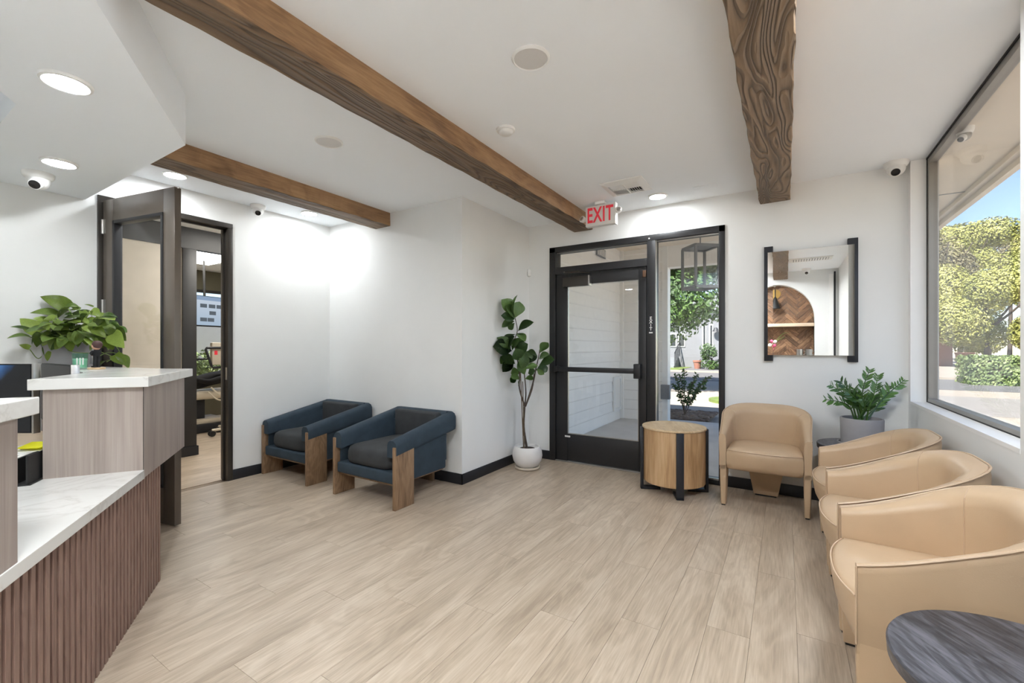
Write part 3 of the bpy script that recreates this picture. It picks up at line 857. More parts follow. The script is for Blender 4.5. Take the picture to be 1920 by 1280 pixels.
TW, TD = 0.625, 0.54
def make_tan():
    t = thing('tub_chair', 'tan leather tub chair', 'chair', (0, 0, 0), 0, 'tan leather tub chairs')
    bm = NB(); rings = []; pipe_pts = []; pipe_in = []
    for p, n_, s in u_path(TW, TD, 0.235):
        top = 0.588 + 0.205 * (0.6 * s + 0.4 * sstep(s))
        th = 0.045 + 0.045 * sstep(s)
        bot = 0.30
        lean = 0.022 * sstep(s)
        def q(off, z): return Vector((p.x + n_.x * (off + lean * (z - bot) / (top - bot) * 1.0), p.y + n_.y * (off * 1.0), z))
        rings.append([q(0, bot), q(0, bot + 0.03), q(0.0, 0.42), q(0.004, top - 0.03), q(0.0, top - 0.006), q(-0.007, top), q(-th * 0.55, top - 0.001 - 0.012 * s), q(-th + 0.006, top - 0.010 - 0.03 * s), q(-th, top - 0.03 - 0.05 * s), q(-th * 1.05, 0.45), q(-th, bot)])
        pipe_pts.append(q(0.002, top - 0.001))
    loft(bm, rings)
    obj('shell', bm, M['leather'], t, smooth=True, angle=50)
    bm = NB()
    for e in (0, -1):
        r_ = rings[e]; z_ = [v for v in r_]
        line = [z_[1], z_[2], z_[3], z_[4]] if True else z_
        tube(bm, [v + Vector((0, -0.001, 0)) for v in line], 0.0035, 6)
    tube(bm, pipe_pts, 0.004, 6)
    obj('piping', bm, M['piping'], t, smooth=True)
    # front legs carry on down from the arm fronts
    for sx in (-1, 1):
        bm = NB()
        xo, xi = sx * (TW / 2 + 0.0002), sx * (TW / 2 - 0.047)
        rr = []
        for z, dep, ins, fr in ((0.335, 0.215, 0.0, 0.0), (0.25, 0.18, 0.0, 0.0), (0.10, 0.125, 0.004, 0.004), (0.012, 0.10, 0.007, 0.008)):
            a, b = xo - sx * ins, xi + sx * ins * 0.5
            y0 = -TD / 2 + fr
            rr.append([(a - sx * 0.006, y0, z), (a, y0 + 0.008, z), (a, y0 + dep - 0.01, z), (a - sx * 0.01, y0 + dep, z), (b, y0 + dep, z), (b, y0 + 0.004, z), (b - sx * -0.004, y0, z)])
        loft(bm, rr)
        lg = obj('leg', bm, M['leather'], t, smooth=True, angle=45)
        box('glide', min(xo - sx * 0.012, xi + sx * 0.008), max(xo - sx * 0.012, xi + sx * 0.008), -TD / 2 + 0.015, -TD / 2 + 0.095, 0, 0.0125, M['rubber'], lg)
        if sx < 0: pass
    # rear pedestal leg
    bm = NB()
    loft(bm, [[(-0.092, 0.160, 0.012), (0.092, 0.160, 0.012), (0.086, 0.225, 0.012), (-0.086, 0.225, 0.012)],
              [(-0.130, 0.145, 0.22), (0.130, 0.145, 0.22), (0.120, 0.245, 0.22), (-0.120, 0.245, 0.22)],
              [(-0.142, 0.135, 0.33), (0.142, 0.135, 0.33), (0.13, 0.25, 0.33), (-0.13, 0.25, 0.33)]])
    bmesh.ops.bevel(bm, geom=list(bm.edges), offset=0.008, segments=2, profile=0.5, affect='EDGES')
    lg = obj('rear_leg', bm, M['leather'], t, smooth=True)
    box('glide', -0.08, 0.08, 0.168, 0.217, 0, 0.0125, M['rubber'], lg)
    # seat with a bowed front
    bm = NB()
    hw = TW / 2 - 0.049
    def outline(bow, inset, yb=0.20):
        pts = []
        for k in range(13):
            f = -1 + 2 * k / 12
            pts.append(((hw - inset) * f, -TD / 2 - bow * (1 - abs(f) ** 2.4) + inset * 0.6))
        for k in range(13):
            a = (PI / 1) * k / 12
            pts.append(((hw - inset) * max(-1, min(1, 1.02 * math.cos(a))), -0.02 + (yb - inset + 0.02) * math.sin(a) ** 0.7))
        return pts
    lev = [(0.306, 0.012, 0.020), (0.318, 0.022, 0.006), (0.36, 0.040, 0.0), (0.43, 0.052, 0.0), (0.462, 0.050, 0.004), (0.474, 0.042, 0.016), (0.482, 0.02, 0.06), (0.486, 0.0, 0.14)]
    loft(bm, [[(x, y, z) for x, y in outline(b, i)] for z, b, i in lev])
    st_ = obj('seat', bm, M['leather'], t, smooth=True, angle=60)
    bm = NB(); pl = outline(0.052, 0.004)[:13]
    tube(bm, [(x, y - 0.001, 0.464) for x, y in pl], 0.0035, 6)
    obj('seat_piping', bm, M['piping'], st_, smooth=True)
    # stitched seams where arm pad meets back pad
    bm = NB()
    pth = u_path(TW, TD, 0.235)
    for idx in (11, len(pth) - 12):
        p, n_, s = pth[idx]
        top = 0.588 + 0.205 * (0.6 * s + 0.4 * sstep(s)); th = 0.045 + 0.045 * sstep(s)
        tube(bm, [rings[idx][k] + Vector((-n_.x, -n_.y, 0)) * 0.0006 for k in (5, 6, 7, 8, 9)], 0.0022, 5)
    obj('seam', bm, M['piping'], t, smooth=True)
    return t
tan = make_tan()
tan.location = (-0.147, 4.225, 0); tan['label'] = 'tan leather tub chair between the drum table and plant table, facing the room'
RX = 0.472
for y, lb, rz in ((3.475, 'tan leather tub chair by the window nearest the potted zz plant', -90),
                  (2.785, 'middle tan leather tub chair of the three along the window wall', -90),
                  (2.115, 'tan leather tub chair next to the near black side table', -91)):
    c = copy_tree(tan)
    c.location = (RX, y, 0); c.rotation_euler = (0, 0, R(rz)); c['label'] = lb

# ================================================================== NAVY CHAIRS
NW, ND = 0.785, 0.80
def make_navy():
    t = thing('armchair', 'navy velvet armchair', 'armchair', (0, 0, 0), 0, 'navy velvet armchairs with plank legs')
    def topz(s): return 0.548 + 0.145 * min(1.0, s / 0.93)
    # rolled top: thick band running round arms and back
    bm = NB(); rings = []
    for p, n_, s in u_path(NW, ND - 0.02, 0.07, n=6, straight=10, front=0.0):
        z1 = topz(s); hgt = 0.135 + 0.035 * s; th = 0.105 + 0.015 * (1 if abs(n_.y) > 0.5 else 0)
        def q(off, z): return (p.x + n_.x * off, p.y + n_.y * off, z)
        z0 = z1 - hgt
        rings.append([q(-0.016, z0), q(-0.004, z0 + 0.008), q(0.0, z0 + 0.03), q(0, z1 - 0.045), q(-0.010, z1 - 0.018), q(-0.032, z1), q(-th + 0.030, z1), q(-th + 0.008, z1 - 0.016), q(-th, z1 - 0.04), q(-th, z0)])
    loft(bm, rings)
    obj('arm_roll', bm, M['navy'], t, smooth=True, angle=55)
    # lower upholstered shell, set in from the roll
    bm = NB(); rings = []
    for p, n_, s in u_path(NW - 0.036, ND - 0.19, 0.03, n=4, straight=6, front=0.02):
        p = Vector((p.x, p.y - 0.065)); z1 = topz(s) - 0.10
        def q(off, z): return (p.x + n_.x * off, p.y + n_.y * off, z)
        rings.append([q(-0.004, 0.20), q(0, 0.21), q(0, z1), q(-0.03, z1), q(-0.03, 0.20)])
    loft(bm, rings)
    obj('lower_shell', bm, M['navy'], t, smooth=True, angle=40)
    # inner arm and back padding
    bm = NB(); rings = []
    for p, n_, s in u_path(NW - 0.14, ND - 0.20, 0.05, n=6, straight=6, front=0.06):
        z1 = topz(s) - 0.03
        def q(off, z): return (p.x + n_.x * off, p.y + n_.y * off - 0.02, z)
        rings.append([q(0.03, 0.26), q(0.03, z1), q(-0.02, z1 - 0.01), q(-0.036, z1 - 0.06), q(-0.036, 0.26)])
    loft(bm, rings)
    obj('inner_padding', bm, M['navy'], t, smooth=True, angle=50)
    bm = NB(); bx(bm, -0.27, 0.27, 0.205, 0.290, 0.36, 0.688, bev=0.02, seg=3)
    obj('back_pad', bm, M['char'], t, smooth=True)
    # front rail and seat
    bm = NB(); bx(bm, -NW / 2 + 0.034, NW / 2 - 0.034, -ND / 2 + 0.016, 0.25, 0.195, 0.288, bev=0.016, seg=3)
    obj('front_rail', bm, M['navy'], t, smooth=True)
    bm = NB()
    hw = NW / 2 - 0.112
    lev = [(0.288, 0.03), (0.298, 0.008), (0.33, -0.002), (0.39, 0.0), (0.425, 0.010), (0.442, 0.034), (0.452, 0.09), (0.458, 0.17)]
    def sq(ins):
        out = []
        a, y0, y1 = hw - ins, -ND / 2 + 0.028 + ins, 0.24 - ins * 0.5
        cx_, cy_, hx, hy = 0, (y0 + y1) / 2, a, (y1 - y0) / 2
        for k in range(40):
            an = 2 * PI * k / 40; c_, s2 = math.cos(an), math.sin(an)
            out.append((cx_ + hx * math.copysign(abs(c_) ** 0.28, c_), cy_ + hy * math.copysign(abs(s2) ** 0.28, s2)))
        return out
    loft(bm, [[(x, y, z) for x, y in sq(i)] for z, i in lev])
    obj('seat_cushion', bm, M['char'], t, smooth=True, angle=60)
    # plank legs
    for sx in (-1, 1):
        bm = NB(); xa, xb = sx * (NW / 2 - 0.033), sx * (NW / 2 - 0.002)
        bx(bm, min(xa, xb), max(xa, xb), -ND / 2 - 0.002, -ND / 2 + 0.208, 0, 0.50, bev=0.003, seg=2)
        obj('leg', bm, M['oakleg'], t, smooth=True)
    bm = NB(); bx(bm, -0.115, 0.105, 0.345, 0.375, 0, 0.22, bev=0.003)
    obj('leg', bm, M['oakleg'], t, smooth=True)
    bm = NB(); bx(bm, -0.34, 0.34, -0.36, 0.23, 0.178, 0.20)
    obj('under_frame', bm, M['oakleg'], t)
    return t
nv = make_navy()
nv.location = (-3.003, 2.838, 0); nv['label'] = 'navy velvet armchair nearer the fiddle leaf fig'
c = copy_tree(nv); c.location = (-4.163, 2.838, 0); c['label'] = 'navy velvet armchair in the corner by the office doorway'

# ================================================================== TABLES
dt = thing('drum_table', 'round oak drum table with four black metal legs', 'side table', (-0.864, 4.16, 0), R(22))
bm = NB(); lathe(bm, [(0.0, 0.085), (0.262, 0.085), (0.266, 0.09), (0.266, 0.562), (0, 0.562)], 56); obj('drum', bm, M['drum'], dt, smooth=True, angle=30)
bm = NB(); lathe(bm, [(0.0, 0.562), (0.272, 0.562), (0.276, 0.566), (0.276, 0.577), (0.273, 0.581), (0, 0.581)], 56); obj('table_top', bm, M['drumtop'], dt, smooth=True, angle=30)
for k in range(4):
    Mk = Matrix.Rotation(k * PI / 2, 4, 'Z')
    bm = NB()
    bx(bm, 0.268, 0.292, -0.030, 0.030, 0, 0.563, M=Mk, bev=0.002)
    bx(bm, 0.12, 0.292, -0.030, 0.030, 0, 0.024, M=Mk, bev=0.002)
    obj('leg', bm, M['charmetal'], dt, smooth=True)

def side_table(x, y, label, rz=0.0):
    t = thing('side_table', label, 'side table', (x, y, 0), rz, 'round black side tables')
    bm = NB(); lathe(bm, [(0.0, 0.495), (0.262, 0.495), (0.283, 0.515), (0.285, 0.545), (0.281, 0.551), (0, 0.551)], 72); obj('table_top', bm, M['blackwood'], t, smooth=True, angle=30)
    bm = NB(); lathe(bm, [(0.0, 0.0), (0.20, 0.0), (0.205, 0.006), (0.15, 0.05), (0.10, 0.16), (0.085, 0.30), (0.10, 0.42), (0.16, 0.495), (0, 0.495)], 48); obj('pedestal', bm, M['charmetal'], t, smooth=True)
    return t
side_table(0.492, 4.215, 'round black side table holding the potted zz plant in the corner')
side_table(0.505, 1.455, 'round black side table with oak grain at the lower picture corner', R(35))

# ================================================================== PLANTS
def heart_leaf(name, L, W, m, curl=0.25, fold=0.25, heart=0.28, tip=1.0, n=9):
    """leaf blade from the stalk at the origin along +Y, face up +Z"""
    bm = NB(); rows = []
    for i in range(n + 1):
        t = i / n
        w = W * 0.5 * (math.sin(PI * min(1, t ** (0.62 * tip))) ** 0.8 if 0 < t < 1 else 0)
        y = L * t; z = -curl * L * t * t + 0.06 * L * math.sin(PI * t)
        if i == 0: rows.append([bm.verts.new((0, 0, 0))] * 5)
        elif i == n: rows.append([bm.verts.new((0, y, z))] * 5)
        else:
            back = -heart * L * max(0, 1 - t * 3.0)
            rows.append([bm.verts.new((-w, y + back, z + fold * w * 0.9)), bm.verts.new((-w * 0.5, y + back * 0.4, z + fold * w * 0.55)), bm.verts.new((0, y, z)), bm.verts.new((w * 0.5, y + back * 0.4, z + fold * w * 0.55)), bm.verts.new((w, y + back, z + fold * w * 0.9))])
    for i in range(n):
        for k in range(4):
            vs = []
            for v in (rows[i][k], rows[i][k + 1], rows[i + 1][k + 1], rows[i + 1][k]):
                if v not in vs: vs.append(v)
            if len(vs) >= 3:
                try: bm.faces.new(vs)
                except ValueError: pass
    # a little thickness
    geo = bmesh.ops.solidify(bm, geom=list(bm.faces), thickness=0.0016)
    me = bpy.data.meshes.new(name); bmesh.ops.recalc_face_normals(bm, faces=bm.faces); bm.to_mesh(me); bm.free(); me.materials.append(m)
    for p in me.polygons: p.use_smooth = True
    return me

def leaf_matrix(base, tip, face, L):
    """put a leaf mesh of length L so that it runs from base to tip with its upper face turned towards FACE"""
    base, tip = Vector(base), Vector(tip); y = (tip - base); ln = y.length; y.normalize()
    f = Vector(face); x = y.cross(f)
    if x.length < 1e-4: x = Vector((1, 0, 0))
    x.normalize(); z = x.cross(y)
    s = ln / L
    m = Matrix((x * s, y * s, z * s)).transposed().to_4x4(); m.translation = base
    return m

# ---- fiddle leaf fig
FG = Vector((-2.352, 4.07, 0))
fg = thing('potted_fig', 'fiddle leaf fig tree in round white pot', 'potted plant', FG)
bm = NB(); lathe(bm, [(0.0, 0), (0.115, 0), (0.132, 0.008), (0.136, 0.028), (0.126, 0.028), (0.12, 0.016), (0, 0.016)], 48); obj('saucer', bm, M['saucer'], fg, smooth=True)
bm = NB(); lathe(bm, [(0.0, 0.016), (0.085, 0.016), (0.118, 0.035), (0.150, 0.085), (0.162, 0.14), (0.156, 0.19), (0.138, 0.232), (0.132, 0.238), (0.126, 0.236), (0.130, 0.215), (0, 0.205)], 56); obj('pot', bm, M['clay'], fg, smooth=True, angle=60)
bm = NB(); lathe(bm, [(0, 0.213), (0.10, 0.211), (0.132, 0.206), (0.12, 0.2), (0, 0.2)], 32)
obj('soil', bm, M['soil'], fg, smooth=True)
FF = -SY_ * FG.x + CY_ * FG.y
def fp(u, v, df=0.0): return at_f(u, v, min(FF + df, (XJ + 0.03) / (pdir(u, v).x / FPX))) - FG
trunk_pts = [Vector((-0.005, 0, 0.20)), fp(982, 800), fp(984, 760)]
bm = NB(); tube(bm, spline(trunk_pts, 5), [0.014 - 0.0045 * k / 10 for k in range(11)], 8)
obj('trunk', bm, M['bark'], fg, smooth=True)
for pts in ([(984, 762), (974, 728), (974, 700), (968, 660), (964, 640), (970, 620), (966, 596)], [(984, 762), (986, 735), (983, 700), (980, 680)], [(986, 760), (1000, 715), (1004, 695), (1010, 668), (1012, 655)], [(985, 762), (998, 728), (1001, 700)], [(974, 700), (985, 690), (1000, 685)]):
    d0 = random.uniform(-0.03, 0.03)
    P = spline([fp(a, b, d0 * k / len(pts)) for k, (a, b) in enumerate(pts)], 5)
    bm = NB(); tube(bm, P, [0.0085 - 0.005 * k / len(P) for k in range(len(P))], 6)
    obj('branch', bm, M['bark'], fg, smooth=True)
bm = NB(); tube(bm, [Vector((-0.035, -0.02, 0.2)), fp(976, 700, -0.05)], 0.005, 6); tube(bm, [Vector((-0.015, -0.035, 0.2)), fp(980, 715, -0.04)], 0.0045, 6)
obj('support_stake', bm, M['stake'], fg, smooth=True)
fl_me = [heart_leaf('fig_leaf', 1.0, 0.80, M['ficus'], 0.10, 0.25, 0.0, 2.5), heart_leaf('fig_leaf', 1.0, 0.66, M['ficus'], 0.25, 0.35, 0.0, 2.3)]
leaves = [(966, 596, 943, 560), (966, 594, 960, 554), (966, 596, 975, 565), (965, 598, 945, 590), (965, 599, 950, 572), (965, 602, 941, 609), (965, 605, 953, 617), (971, 621, 995, 600),
          (967, 626, 943, 638), (968, 625, 985, 634), (960, 658, 927, 648), (958, 655, 937, 632), (952, 664, 961, 629), (960, 657, 971, 632), (967, 664, 988, 644), (966, 660, 978, 640), (960, 668, 938, 680), (963, 674, 944, 694),
          (974, 676, 968, 655), (978, 694, 985, 664), (968, 690, 941, 688), (966, 682, 943, 667), (978, 697, 957, 699), (985, 692, 1007, 682), (984, 684, 1006, 664), (1008, 670, 994, 656),
          (1012, 662, 1027, 641), (1010, 674, 1025, 661), (1011, 684, 1038, 672), (1007, 690, 1019, 703), (1004, 694, 1028, 688), (984, 710, 1001, 707), (976, 712, 958, 703), (976, 712, 970, 724), (970, 706, 957, 716), (984, 703, 974, 678), (1000, 674, 984, 658), (972, 652, 980, 634), (990, 700, 1002, 694), (965, 648, 950, 640)]
for k, (a, b, c_, d_) in enumerate(leaves):
    d0 = random.uniform(-0.07, 0.05); d1 = d0 + random.uniform(-0.10, 0.04)
    face = Vector((random.uniform(-0.3, 0.9), random.uniform(-1.0, -0.3), random.uniform(0.1, 0.9)))
    inst('leaf', fl_me[k % 2], fg, leaf_matrix(fp(a, b, d0 * 0.4), fp(c_, d_, d1), face, 1.0))

# ---- zz plant
ZP = Vector((0.487, 4.20, 0.5515))
zz = thing('potted_zz_plant', 'zz plant in grey cylinder pot on corner table', 'potted plant', ZP)
bm = NB(); lathe(bm, [(0, 0), (0.142, 0), (0.150, 0.006), (0.152, 0.026), (0.142, 0.026), (0.138, 0.014), (0, 0.014)], 40); obj('saucer', bm, M['concrete'], zz, smooth=True)
bm = NB(); lathe(bm, [(0, 0.014), (0.122, 0.014), (0.128, 0.02), (0.133, 0.205), (0.130, 0.212), (0.120, 0.212), (0.116, 0.18), (0, 0.178)], 48); obj('pot', bm, M['concrete'], zz, smooth=True, angle=40)
bm = NB(); lathe(bm, [(0, 0.190), (0.08, 0.188), (0.117, 0.184), (0.11, 0.18), (0, 0.18)], 28); obj('soil', bm, M['soil'], zz, smooth=True)
ZF = -SY_ * ZP.x + CY_ * ZP.y
def zp(u, v, df=0.0): return at_f(u, v, ZF + df) - ZP
fronds = [((1606, 780), (1588, 758), (1546, 748), 9, 0.05), ((1606, 780), (1592, 745), (1556, 721), 10, -0.02), ((1608, 780), (1598, 742), (1575, 714), 10, 0.06), ((1612, 782), (1607, 750), (1602, 728), 9, -0.08), ((1613, 783), (1610, 755), (1584, 728), 9, -0.10),
          ((1616, 783), (1618, 730), (1631, 692), 11, 0.02), ((1620, 784), (1636, 745), (1647, 702), 12, 0.0), ((1624, 784), (1655, 748), (1697, 711), 13, 0.04), ((1621, 784), (1630, 762), (1640, 742), 7, -0.10), ((1616, 784), (1622, 762), (1616, 744), 7, -0.12), ((1622, 783), (1645, 760), (1668, 722), 11, 0.10)]
for k, (a, b, c_, n_, dd) in enumerate(fronds):
    P = spline([Vector((random.uniform(-0.05, 0.05), random.uniform(-0.04, 0.04), 0.18)) * 0.6 + zp(*a) * 0.4 + Vector((0, 0, 0.0)), zp(*b, dd * 0.6), zp(*c_, dd)], 10)
    bm = NB(); tube(bm, P, [0.0075 - 0.0055 * i / len(P) for i in range(len(P))], 6)
    fo = obj('frond', bm, M['zz'], zz, smooth=True)
    bm = NB()
    m_ = len(P)
    for i in range(n_):
        f = 0.30 + 0.68 * i / (n_ - 1); q = P[min(m_ - 1, int(f * (m_ - 1)))]
        tdir = (P[min(m_ - 1, int(f * (m_ - 1)) + 1)] - P[max(0, int(f * (m_ - 1)) - 1)]).normalized()
        side0 = tdir.cross(Vector((random.uniform(-0.4, 0.4), -0.8, 0.35))).normalized()
        for sg in (-1, 1):
            ldir = (tdir * 0.75 + side0 * sg * 0.75 + Vector((0, 0, 0.12))).normalized()
            L = random.uniform(0.050, 0.078) * (1.0 if f < 0.85 else 0.75); W = L * 0.30
            nrm = ldir.cross(side0 * sg).normalized() + Vector((0, -0.5, 0.4))
            xax = ldir.cross(nrm).normalized(); nz = xax.cross(ldir)
            prof = [(0, 0), (0.25, 0.8), (0.5, 1.0), (0.78, 0.65), (1, 0)]
            lft = [bm.verts.new(q + ldir * L * p - xax * W / 2 * w + nz * W * 0.10 * w) for p, w in prof]
            rgt = [bm.verts.new(q + ldir * L * p + xax * W / 2 * w + nz * W * 0.10 * w) for p, w in prof]
            mid = [bm.verts.new(q + ldir * L * p) for p, w in prof]
            for e in range(4):
                bm.faces.new((lft[e], mid[e], mid[e + 1], lft[e + 1])); bm.faces.new((mid[e], rgt[e], rgt[e + 1], mid[e + 1]))
    bmesh.ops.remove_doubles(bm, verts=bm.verts, dist=1e-5)
    bmesh.ops.dissolve_degenerate(bm, edges=bm.edges, dist=1e-6)
    lo = obj('leaflets', bm, M['zz'], fo, smooth=True, angle=60); lo['kind'] = 'stuff'

# ================================================================== RECEPTION DESK
def dn(base, a, b): return Vector((base[0] + D_.x * a + N_.x * b, base[1] + D_.y * a + N_.y * b))
C0 = Vector((-2.956, 1.028))
MD = Matrix(((D_.x, N_.x, 0, C0.x), (D_.y, N_.y, 0, C0.y), (0, 0, 1, 0), (0, 0, 0, 1)))   # local: x along the front, y out of it
rd = thing('reception_desk', 'angled reception desk with walnut slats and white quartz tops', 'reception desk', (0, 0, 0))
rd.matrix_world = MD
CT = 0.690
LEN = 2.45
box('desk_body', 0.0, LEN, -0.40, -0.0085, 0, 0.645, M['felt'], rd)
sl = NB(); bx(sl, 0.0, 0.0245, -0.0085, 0.0, 0.0, 0.646, bev=0.001, seg=1)
slo = obj('slat', sl, M['slat'], rd)
for k in range(1, int(LEN / 0.0405)):
    o = slo.copy(); col.objects.link(o); o.parent = rd; o.location = (k * 0.0405, 0, 0)
bm = NB(); bx(bm, 0.30, LEN, -0.54, 0.012, 0.646, CT, bev=0.002); obj('counter_slab', bm, M['quartz'], rd)
TOPZ = 1.153
# first raised unit: front face in the desk plane, return running to the wall
q1 = 0.302
inv = MD.inverted()
def L2(x, y): v = inv @ Vector((x, y, 0)); return (v.x, v.y)
w_in = L2(XL + 0.004, 0.84)
bm = NB()
prism(bm, [(q1, 0.008), (q1, -0.36), (-0.47, -0.36), (-0.47, 0.008)], 0.648, TOPZ - 0.05)
obj('raised_panel', bm, M['laminate'], rd)
box('panel_seam', q1 - 0.0015, q1 + 0.0008, 0.0068, 0.0088, 0.69, TOPZ - 0.05, M['felt'], rd)
bm = NB()
prism(bm, [L2(-3.56, 0.88), L2(XL + 0.004, 0.88), L2(XL + 0.004, 0.93), L2(-3.56, 0.93)], 0.0, TOPZ - 0.05)
obj('return_panel', bm, M['laminate'], rd)
bm = NB()
prism(bm, [(q1 + 0.032, 0.036), (q1 + 0.032, -0.40), (-0.40, -0.40), L2(-3.5, 0.84), w_in, L2(XL + 0.004, 1.11), L2(-3.62, 1.235), (-0.555, 0.036)], TOPZ - 0.05, TOPZ)
bmesh.ops.bevel(bm, geom=list(bm.edges), offset=0.003, segments=2, profile=0.5, affect='EDGES')
obj('raised_top', bm, M['quartz'], rd)
# second raised unit, nearer the camera
q2 = 1.325
box('raised_panel', q2, LEN, -0.36, 0.008, 0.648, TOPZ - 0.05, M['laminate'], rd)
bm = NB(); bx(bm, q2 - 0.045, LEN + 0.03, -0.40, 0.036, TOPZ - 0.05, TOPZ, bev=0.003); obj('raised_top', bm, M['quartz'], rd)

# things on and behind the desk
def monitor(x, y, z, rz, w, h, label, lit):
    t = thing('monitor', label, 'monitor', (x, y, z), rz, 'computer monitors')
    box('bezel', -w / 2, w / 2, -0.012, 0.018, 0.12, 0.12 + h, M['rubber'], t, bev=0.003)
    box('screen', -w / 2 + 0.006, w / 2 - 0.006, -0.0145, -0.0118, 0.128, 0.12 + h - 0.006, lit, t)
    box('silver_edge', w / 2, w / 2 + 0.010, -0.014, 0.022, 0.118, 0.122 + h, M['steel'], t, bev=0.001)
    box('stand', -0.03, 0.03, 0.018, 0.04, 0.01, 0.30, M['steel'], t, bev=0.002)
    box('stand_foot', -0.11, 0.11, -0.10, 0.075, 0, 0.012, M['steel'], t, bev=0.003)
    return t
def screen_mat():
    t = NT('desktop_screen')
    v = t.coords((1, 1, 1))
    e = t.n('ShaderNodeEmission')
    tc = t.n('ShaderNodeTexCoord'); sp = t.n('ShaderNodeSeparateXYZ'); t.l(tc.outputs['Generated'], sp.inputs[0])
    diag = t.math('ADD', t.math('MULTIPLY', sp.outputs[0], -1.3), t.math('ADD', sp.outputs[2], 0.25))
    g = t.ramp(t.math('ADD', diag, t.math('MULTIPLY', t.noise(v, 6, 2), 0.3)), [(0.1, lin(8, 9, 11)), (0.30, lin(9, 11, 15)), (0.42, lin(26, 58, 96)), (0.60, lin(70, 112, 160))])
    t.l(g, e.inputs[0]); e.inputs[1].default_value = 0.4
    ad = t.n('ShaderNodeAddShader'); t.b.inputs['Base Color'].default_value = lin(12, 13, 16); t.b.inputs['Roughness'].default_value = 0.15
    out = [n for n in t.t.nodes if n.type == 'OUTPUT_MATERIAL'][0]
    t.l(e.outputs[0], ad.inputs[0]); t.l(t.b.outputs[0], ad.inputs[1]); t.l(ad.outputs[0], out.inputs['Surface'])
    return t.m
WZ = 0.72
wk = thing('work_table', 'pale work table behind the reception desk', 'table', (0, 0, 0))
box('table_top', XL + 0.005, -3.40, 0.22, 0.84, WZ - 0.035, WZ, M['shelf'], wk, bev=0.003)
for (x, y) in ((XL + 0.05, 0.27), (-3.45, 0.27), (XL + 0.05, 0.79), (-3.45, 0.79)):
    box('leg', x - 0.025, x + 0.025, y - 0.025, y + 0.025, 0, WZ - 0.035, M['charmetal'], wk)
def mon_at(u, v, f):                         # top corner of a monitor seen at (u, v), f metres ahead
    return at_f(u, v, f)
p1 = mon_at(68, 682, 2.34)
ax_ = Vector((CY_, SY_, 0))
c1 = p1 - ax_ * 0.28
monitor(c1.x, c1.y, WZ, YAW, 0.54, p1.z - WZ - 0.12, 'monitor with blue wallpaper behind the reception desk', screen_mat())
monitor(-3.70, 0.78, WZ, 0.0, 0.60, 1.196 - WZ - 0.12, 'monitor with dark blank screen beside the pothos', M['screen'])
kb = thing('keyboard', 'pale keyboard under the dark monitor', 'keyboard', (-3.98, 0.36, WZ), R(10))
box('body', -0.21, 0.21, -0.07, 0.07, 0, 0.014, M['white'], kb, bev=0.004)
box('key_field', -0.20, 0.20, -0.06, 0.06, 0.014, 0.019, M['spk'], kb, bev=0.002)
np_ = at_z(70, 836, WZ + 0.06)
nt = thing('note_pad', 'bright yellow sticky notes on the paper stack', 'sticky notes', (np_.x, np_.y, WZ + 0.051), R(25))
box('pad', -0.05, 0.05, -0.04, 0.04, 0.0, 0.012, M['yellow'], nt)
box('loose_note', -0.05, 0.05, -0.05, 0.05, 0.012, 0.014, M['yellow'], nt, M=Matrix.Translation((0.02, -0.02, 0.008)) @ Matrix.Rotation(R(20), 4, 'Z') @ Matrix.Rotation(R(8), 4, 'X'))
pt_ = thing('paper_tray', 'black rimmed tray of white papers under the yellow notes', 'paper tray', (np_.x, np_.y, WZ), R(28))
box('tray_base', -0.17, 0.13, -0.13, 0.11, 0, 0.018, M['rubber'], pt_, bev=0.004)
box('papers', -0.16, 0.12, -0.12, 0.10, 0.018, 0.045, M['paper'], pt_, bev=0.002)
box('top_sheet', -0.15, 0.12, -0.11, 0.10, 0.045, 0.050, M['whitem'], pt_, M=Matrix.Rotation(R(4), 4, 'Z'))
bm = NB(); tube(bm, spline([(-4.5, 0.80, WZ + 0.006), (-4.3, 0.62, WZ + 0.006), (-4.35, 0.52, WZ + 0.006), (-4.1, 0.50, WZ + 0.006), (-4.0, 0.56, WZ + 0.006)], 8), 0.005, 6)
tag(obj('cable', bm, M['rubber'], None, smooth=True), 'thin black cable lying on the work table', 'cable')
fo_p = at_z(52, 900, CT)
fb = thing('file_holder', 'black desktop file holder with papers on the low counter', 'file holder', (fo_p.x, fo_p.y, CT), R(-33))
for k in range(3):
    box('divider', -0.09, 0.11, -0.05 + k * 0.045, -0.044 + k * 0.045, 0.0, 0.10 + 0.015 * k, M['rubber'], fb)
box('tray_base', -0.09, 0.11, -0.055, 0.055, 0, 0.006, M['rubber'], fb)
box('papers', -0.085, 0.10, -0.030, -0.012, 0.006, 0.115, M['paper'], fb)

# pothos on the return top
PT = Vector((-4.44, 0.985, TOPZ))
po = thing('potted_pothos', 'pothos with trailing heart leaves in grey pot on desk', 'potted plant', PT)
bm = NB(); lathe(bm, [(0, 0), (0.122, 0), (0.127, 0.006), (0.130, 0.17), (0.126, 0.176), (0.117, 0.176), (0.115, 0.15), (0, 0.15)], 40); obj('pot', bm, M['concrete'], po, smooth=True, angle=40)
bm = NB(); lathe(bm, [(0, 0), (0.134, 0), (0.138, 0.004), (0.138, 0.02), (0.13, 0.02), (0, 0.004)], 40); obj('saucer', bm, M['concrete'], po, smooth=True)
bm = NB(); lathe(bm, [(0, 0.158), (0.10, 0.157), (0.121, 0.154), (0.11, 0.15), (0, 0.15)], 24); obj('soil', bm, M['soil'], po, smooth=True)
PF = -SY_ * PT.x + CY_ * PT.y
def pp(u, v, df=0.0): return at_f(u, v, min(PF + df, (XL + 0.075) / (pdir(u, v).x / FPX))) - PT
